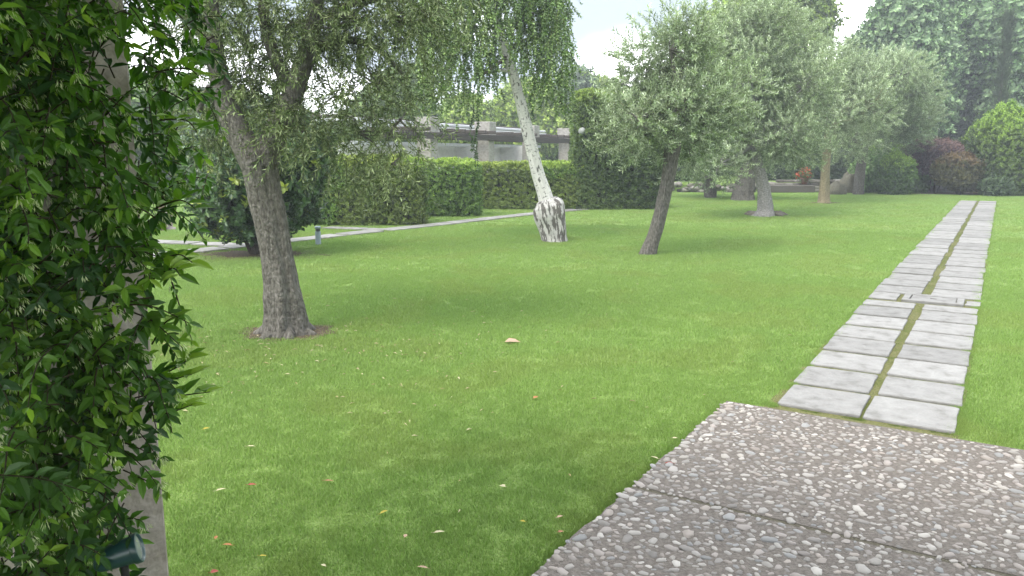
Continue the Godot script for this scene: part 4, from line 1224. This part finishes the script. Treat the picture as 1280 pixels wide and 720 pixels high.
# ---------------------------------------------------------------- jasmine on the pillar
func build_vine():
	var root := thing("climbing_jasmine", "dense climbing jasmine with glossy leaves and pale buds covering the portico pillar", "climbing plant", Vector3(-1.45, 0, -2.0))
	var lm := leaf_mat("jasmine_leaf", 0.48, Color(0.6, 0.75, 0.1), 0.35)
	var wood := plain("vine_wood", Color(0.045, 0.032, 0.022), 0.85)
	var tones := [Color(0.042, 0.105, 0.014), Color(0.065, 0.15, 0.018), Color(0.095, 0.2, 0.022), Color(0.16, 0.29, 0.03), Color(0.24, 0.38, 0.04), Color(0.035, 0.085, 0.024)]
	var shapes := []
	for t in tones.size():
		for k in 2:
			var mb := MB.new()
			leaf(mb, Vector3.ZERO, Vector3.UP, Vector3.BACK, 1.0, 0.36 + 0.1 * k, 0.16, 0.1 + 0.15 * k, tones[t], true)
			shapes.append(mb.mesh(lm))
	var loose := MB.new()
	leaf(loose, Vector3.ZERO, Vector3.UP, Vector3.BACK, 1.0, 0.4, 0.16, 0.16, Color.WHITE, true)
	var budm := MB.new()
	for k in 5:
		var a := k * 1.9
		var d := Vector3(cos(a) * 0.35, 1, sin(a) * 0.35).normalized()
		var s := sides_of(d)
		var o := Vector3(cos(a), 0, sin(a)) * 0.25 + Vector3(0, k * 0.12, 0)
		leaf(budm, o, d, s[0], 1.0, 0.16, 0.2, 0.0, Color.WHITE)
		leaf(budm, o, d, s[1], 1.0, 0.16, 0.2, 0.0, Color.WHITE)
	var stems := MB.new()
	var leaves := []          # [place, direction, hint, size, tone]
	var buds := PackedFloat32Array()
	# [pixel x, y, depth, half sizes in metres, shoots]
	var clumps := [[10, 10, 1.85, .2, .2, .18, 40], [45, 60, 1.82, .14, .22, .16, 40], [75, 10, 1.85, .09, .14, .14, 18], [5, 180, 1.8, .18, .22, .2, 42], [52, 190, 1.8, .11, .2, .16, 38], [10, 320, 1.75, .18, .24, .2, 42], [66, 330, 1.75, .12, .2, .16, 38], [5, 470, 1.72, .18, .22, .2, 42], [68, 470, 1.72, .13, .2, .16, 40], [5, 620, 1.7, .18, .22, .2, 42], [62, 610, 1.7, .12, .2, .15, 36], [20, 740, 1.68, .2, .16, .2, 34], [85, 720, 1.7, .09, .1, .12, 14],
		[205, 20, 2.35, .08, .16, .16, 30], [210, 100, 2.4, .085, .15, .14, 30], [205, 180, 2.4, .075, .12, .14, 22], [200, 240, 2.35, .07, .09, .12, 16], [140, 262, 1.82, .11, .07, .08, 15], [175, 300, 1.95, .07, .07, .09, 10], [138, 345, 1.8, .11, .10, .10, 16], [118, 420, 1.78, .08, .10, .10, 13], [126, 468, 1.76, .11, .07, .1, 16], [170, 495, 1.78, .07, .045, .08, 11], [100, 550, 1.74, .08, .09, .1, 14], [165, 520, 1.76, .05, .04, .06, 4], [130, 0, 1.85, .06, .05, .1, 8], [100, 120, 1.82, .04, .12, .06, 5], [150, 612, 1.74, .05, .03, .05, 4]]
	for q in clumps:
		var c := at(q[0], q[1], q[2])
		for k in int(q[6] * (2.3 if q[0] < 50 else 1.3 if q[0] < 100 else 0.95)):
			var p := c + Vector3(clampf(rng.randfn(), -1.6, 1.5) * q[3], rng.randfn() * q[4], rng.randfn() * q[5]) * 0.62
			var d := (Vector3(0.25, -0.1, 0.75) + unit() * 0.85).normalized()
			shoot(p, d, rng.randi_range(4, 7), leaves, buds, stems)
	# sprays that reach out over the lawn
	for q in [[[190, 505], [225, 495], [262, 490]], [[185, 480], [212, 475], [240, 468]], [[190, 520], [215, 515], [240, 506]], [[190, 430], [205, 405], [218, 395]], [[195, 260], [225, 250], [245, 262]], [[195, 330], [222, 318], [240, 328]], [[190, 350], [215, 335], [225, 345]], [[200, 470], [228, 455], [233, 448]], [[195, 90], [232, 85], [248, 95]], [[200, 150], [232, 150], [246, 165]]]:
		var a := at(q[0][0], q[0][1], 1.9); var b := at(q[1][0], q[1][1], 1.85); var e := at(q[2][0], q[2][1], 1.8)
		var line := spline([[a, 0.0025], [b, 0.0018], [e, 0.001]], 5)
		tube(stems, line, 5, 0, 0, Color(0.9, 1.2, 0.6), false)
		for k in range(1, line.size(), 2):
			var t: Vector3 = (line[k][0] - line[k - 1][0]).normalized()
			for s in [-1.0, 1.0]:
				var w: Vector3 = (t * 0.5 + sides_of(t)[0] * s * 0.6 + Vector3.UP * 0.25 + unit() * 0.35).normalized()
				leaves.append([line[k][0], w, Vector3.UP + Vector3(0, 0, 0.6), rng.randf_range(0.04, 0.065), 2 + rng.randi() % 3])
	# old woody runners twining up the pillar
	for k in 6:
		var x := -1.68 + 0.07 * k
		var line := []
		for j in 9: line.append([Vector3(x + 0.06 * sin(j * 1.3 + k), 0.34 * j - 0.05, -1.98 - 0.012 * k + 0.05 * cos(j * 1.7 + k * 2.0)), 0.008 - 0.0006 * j])
		tube(stems, spline(line, 5), 6, 0.1, 0.2, Color.WHITE, false)
	part("runners", stems.mesh(wood), root, "stuff")
	var order := []
	for k in leaves.size():
		var q = leaves[k]
		var d: Vector3 = q[0] - EYE
		var deep := -d.z * cos(TILT) - d.y * sin(TILT)
		var px := 640.0 + F * d.x / deep
		var py := 360.0 - F * (d.y * cos(TILT) - d.z * -sin(TILT)) / deep
		order.append([(q[3] / deep if px > -10 and py > -10 and py < 730 else 0.0), k])
	order.sort_custom(func(a, b): return a[0] > b[0])
	var buf := PackedFloat32Array()
	var picked := 0
	var base := world_of(root)
	for rank in order.size():
		var q = leaves[order[rank][1]]
		if rank < 900 and rank % 3 == 0 and picked < 300:
			picked += 1
			var o := part("leaf", shapes[int(q[4]) * 2 + rng.randi() % 2], root)
			var y: Vector3 = q[1]; var z: Vector3 = q[2] - y * (q[2] as Vector3).dot(y)
			z = z.normalized()
			o.transform = Transform3D(Basis(y.cross(z), y, z).scaled_local(Vector3.ONE * q[3]), q[0] - base)
		else:
			var t: Color = tones[q[4]]
			var g := rng.randf_range(0.85, 1.15)
			put(buf, q[0], q[1], q[2], q[3], Color(t.r * g, t.g * g, t.b * g))
	scatter("foliage", loose.mesh(lm), buf, root)
	scatter("buds", budm.mesh(leaf_mat("bud", 0.5, Color(0.3, 0.35, 0.2))), buds, root)

func shoot(p: Vector3, d: Vector3, pairs: int, leaves: Array, buds: PackedFloat32Array, stems: MB):
	var gap := rng.randf_range(0.018, 0.03)
	var line := [[p, 0.0022]]
	var q := p
	var dir := d
	var tone := rng.randi() % 3
	if rng.randf() < 0.12: tone = 5
	var roll := rng.randf() * TAU
	for k in pairs:
		q += dir * gap
		dir = (dir + Vector3.DOWN * 0.12 + unit() * 0.1).normalized()
		line.append([q, 0.002 - 0.0002 * k])
		var s := sides_of(dir)
		var a := roll + (PI / 2 if k % 2 else 0.0)
		var side: Vector3 = s[0] * cos(a) + s[1] * sin(a)
		for g in [-1.0, 1.0]:
			if rng.randf() < 0.12: continue
			var w: Vector3 = (dir * 0.55 + side * g * 0.75 + Vector3.DOWN * 0.2 + unit() * 0.22).normalized()
			var size := rng.randf_range(0.034, 0.064) * (1.0 - 0.08 * k)
			leaves.append([q, w, Vector3(0.1, 0.75, 0.55) + unit() * 0.35, size, mini(tone + (1 if k >= pairs - 2 else 0) + (1 if k == pairs - 1 and rng.randf() < 0.5 else 0), 4) if tone < 5 else 5])
	tube(stems, line, 4, 0, 0, Color(0.8, 0.9, 0.5), false)
	if rng.randf() < 0.75:
		for k in rng.randi_range(1, 3):
			put(buds, q + unit() * 0.012, (Vector3.DOWN * 0.8 + Vector3(0.4, 0, 0.2) + unit() * 0.35).normalized(), unit(), rng.randf_range(0.010, 0.016), shade(Color(0.32, 0.42, 0.14), Color(0.62, 0.66, 0.42), rng.randf()))

# ---------------------------------------------------------------- grass blades
func in_hard(p: Vector3) -> bool:
	var d := p - PATH_AT
	var s := d.dot(ALONG); var v := d.dot(ACROSS)
	if s > -0.06 and s < 26.55 and v > -0.585 and v < 0.515: return true
	return s <= -0.06 and v > -0.82 and v < 0.83

func build_grass():
	var gm := leaf_mat("grass_blade", 0.5, Color(0.35, 0.5, 0.1), 0.35)
	var mb := MB.new()
	for k in 46:
		var a := rng.randf() * TAU
		var o := Vector3(rng.randfn() * 0.034, 0, rng.randfn() * 0.034)
		var h := rng.randf_range(0.011, 0.023)
		var lean := Vector3(cos(a), 0, sin(a)) * h * rng.randf_range(0.1, 0.9)
		var b := rng.randf() * TAU
		var w := Vector3(cos(b), 0, sin(b)) * rng.randf_range(0.0011, 0.002)
		var q := rng.randf_range(0.75, 1.25)
		var col := Color(q, q, q)
		if rng.randf() < 0.03: col = Color(1.5, 1.2, 1.6)
		mb.tri(o - w, o + lean + Vector3(0, h, 0), o + w, col)
	var tuft := mb.mesh(gm)
	var buf := PackedFloat32Array()
	var dark := Color(0.182, 0.28, 0.072); var light := Color(0.258, 0.37, 0.098)
	for ring in [[2.0, 6.0, 24000, 1.0], [6.0, 11.0, 34000, 1.25], [11.0, 18.0, 34000, 1.7], [18.0, 36.0, 52000, 2.6]]:
		for k in int(ring[2]):
			var dist := sqrt(lerpf(ring[0] * ring[0], ring[1] * ring[1], rng.randf()))
			var a := rng.randf_range(-0.8, 0.95)
			var p := Vector3(sin(a) * dist, 0, -cos(a) * dist)
			if p.z < -33.0 and p.x > 4: continue
			if in_hard(p): continue
			var big: float = ring[3] * rng.randf_range(0.75, 1.25)
			grass_at(buf, p, big, minf(big, 1.5), dark, light)
	# thin growth in the joints and ragged rims along the slabs and the paving
	for k in 5200:
		var s := 26.4 * pow(rng.randf(), 1.6)
		var p := sv(s, rng.randf_range(-0.075, 0.005))
		if s > 4.4 and s < 5.0: continue
		if fn.get_noise_1d(s * 60.0) < -0.12: continue
		grass_at(buf, p, 0.45, 0.38, Color(0.09, 0.15, 0.03), Color(0.19, 0.23, 0.06))
	for k in 5200:
		var s := 26.4 * pow(rng.randf(), 1.5)
		var side := -0.575 if rng.randf() < 0.5 else 0.505
		if fn.get_noise_1d(s * 130.0 + side * 900.0) < -0.05: continue
		grass_at(buf, sv(s, side + signf(side) * rng.randf_range(-0.055, 0.03)), 0.55, 1.1, dark, light)
	for k in 5200:
		var j := int(44 * pow(rng.randf(), 1.4))
		var s := 0.01 + 0.572 * j if j < 8 else 4.985 + 0.582 * (j - 8)
		var v := rng.randf_range(-0.57, 0.5)
		if s > 4.4 and s < 5.1: continue
		if fn.get_noise_2d(s * 70.0, v * 260.0) < -0.03: continue
		grass_at(buf, sv(s, v), 0.3, 0.5, Color(0.07, 0.12, 0.025), Color(0.13, 0.18, 0.04))
	for k in 900:
		var s := rng.randf_range(-4.0, -0.1)
		grass_at(buf, sv(s, -0.825 + rng.randf_range(-0.03, 0.012) if rng.randf() < 0.6 else 0.84 + rng.randf_range(-0.01, 0.04)), 0.55, 0.9, dark, light)
	for k in 170:
		grass_at(buf, sv(-1.67 + rng.randf_range(-0.008, 0.008), rng.randf_range(-0.8, 0.82), 0.004), 0.25, 0.4, Color(0.06, 0.09, 0.03), Color(0.1, 0.12, 0.045))
	scatter("grass", tuft, buf, self)

func grass_at(buf: PackedFloat32Array, p: Vector3, w: float, h: float, dark: Color, light: Color):
	for c in [[-2.04, -7.03, 0.46, 0.33], [-4.18, -12.7, 0.95, 0.55], [10.4, -26.3, 0.6, 0.4]]:
		var dx: float = (p.x - c[0]) / c[2]; var dz: float = (p.z - c[1]) / c[3]
		if dx * dx + dz * dz < 0.55 + 0.6 * rng.randf(): return
	var big := fn.get_noise_2d(p.x * 14.0, p.z * 14.0) + 0.5 * fn.get_noise_2d(p.x * 60.0, p.z * 60.0)
	var t := clampf(0.5 + big * 0.16 + rng.randf_range(-0.2, 0.2), 0, 1)
	var c := dark.lerp(light, t)
	var dry := maxf(0.0, fn.get_noise_2d(p.x * 30.0 + 300.0, p.z * 30.0) - 0.12)
	c = c.lerp(Color(0.28, 0.26, 0.08), minf(dry * 1.0, 0.16))
	var a := rng.randf() * TAU
	var ca := cos(a) * w; var sa := sin(a) * w
	buf.append_array(PackedFloat32Array([ca, 0.0, sa, p.x, 0.0, h * rng.randf_range(0.8, 1.2), 0.0, p.y, -sa, 0.0, ca, p.z, c.r, c.g, c.b, 1.0]))
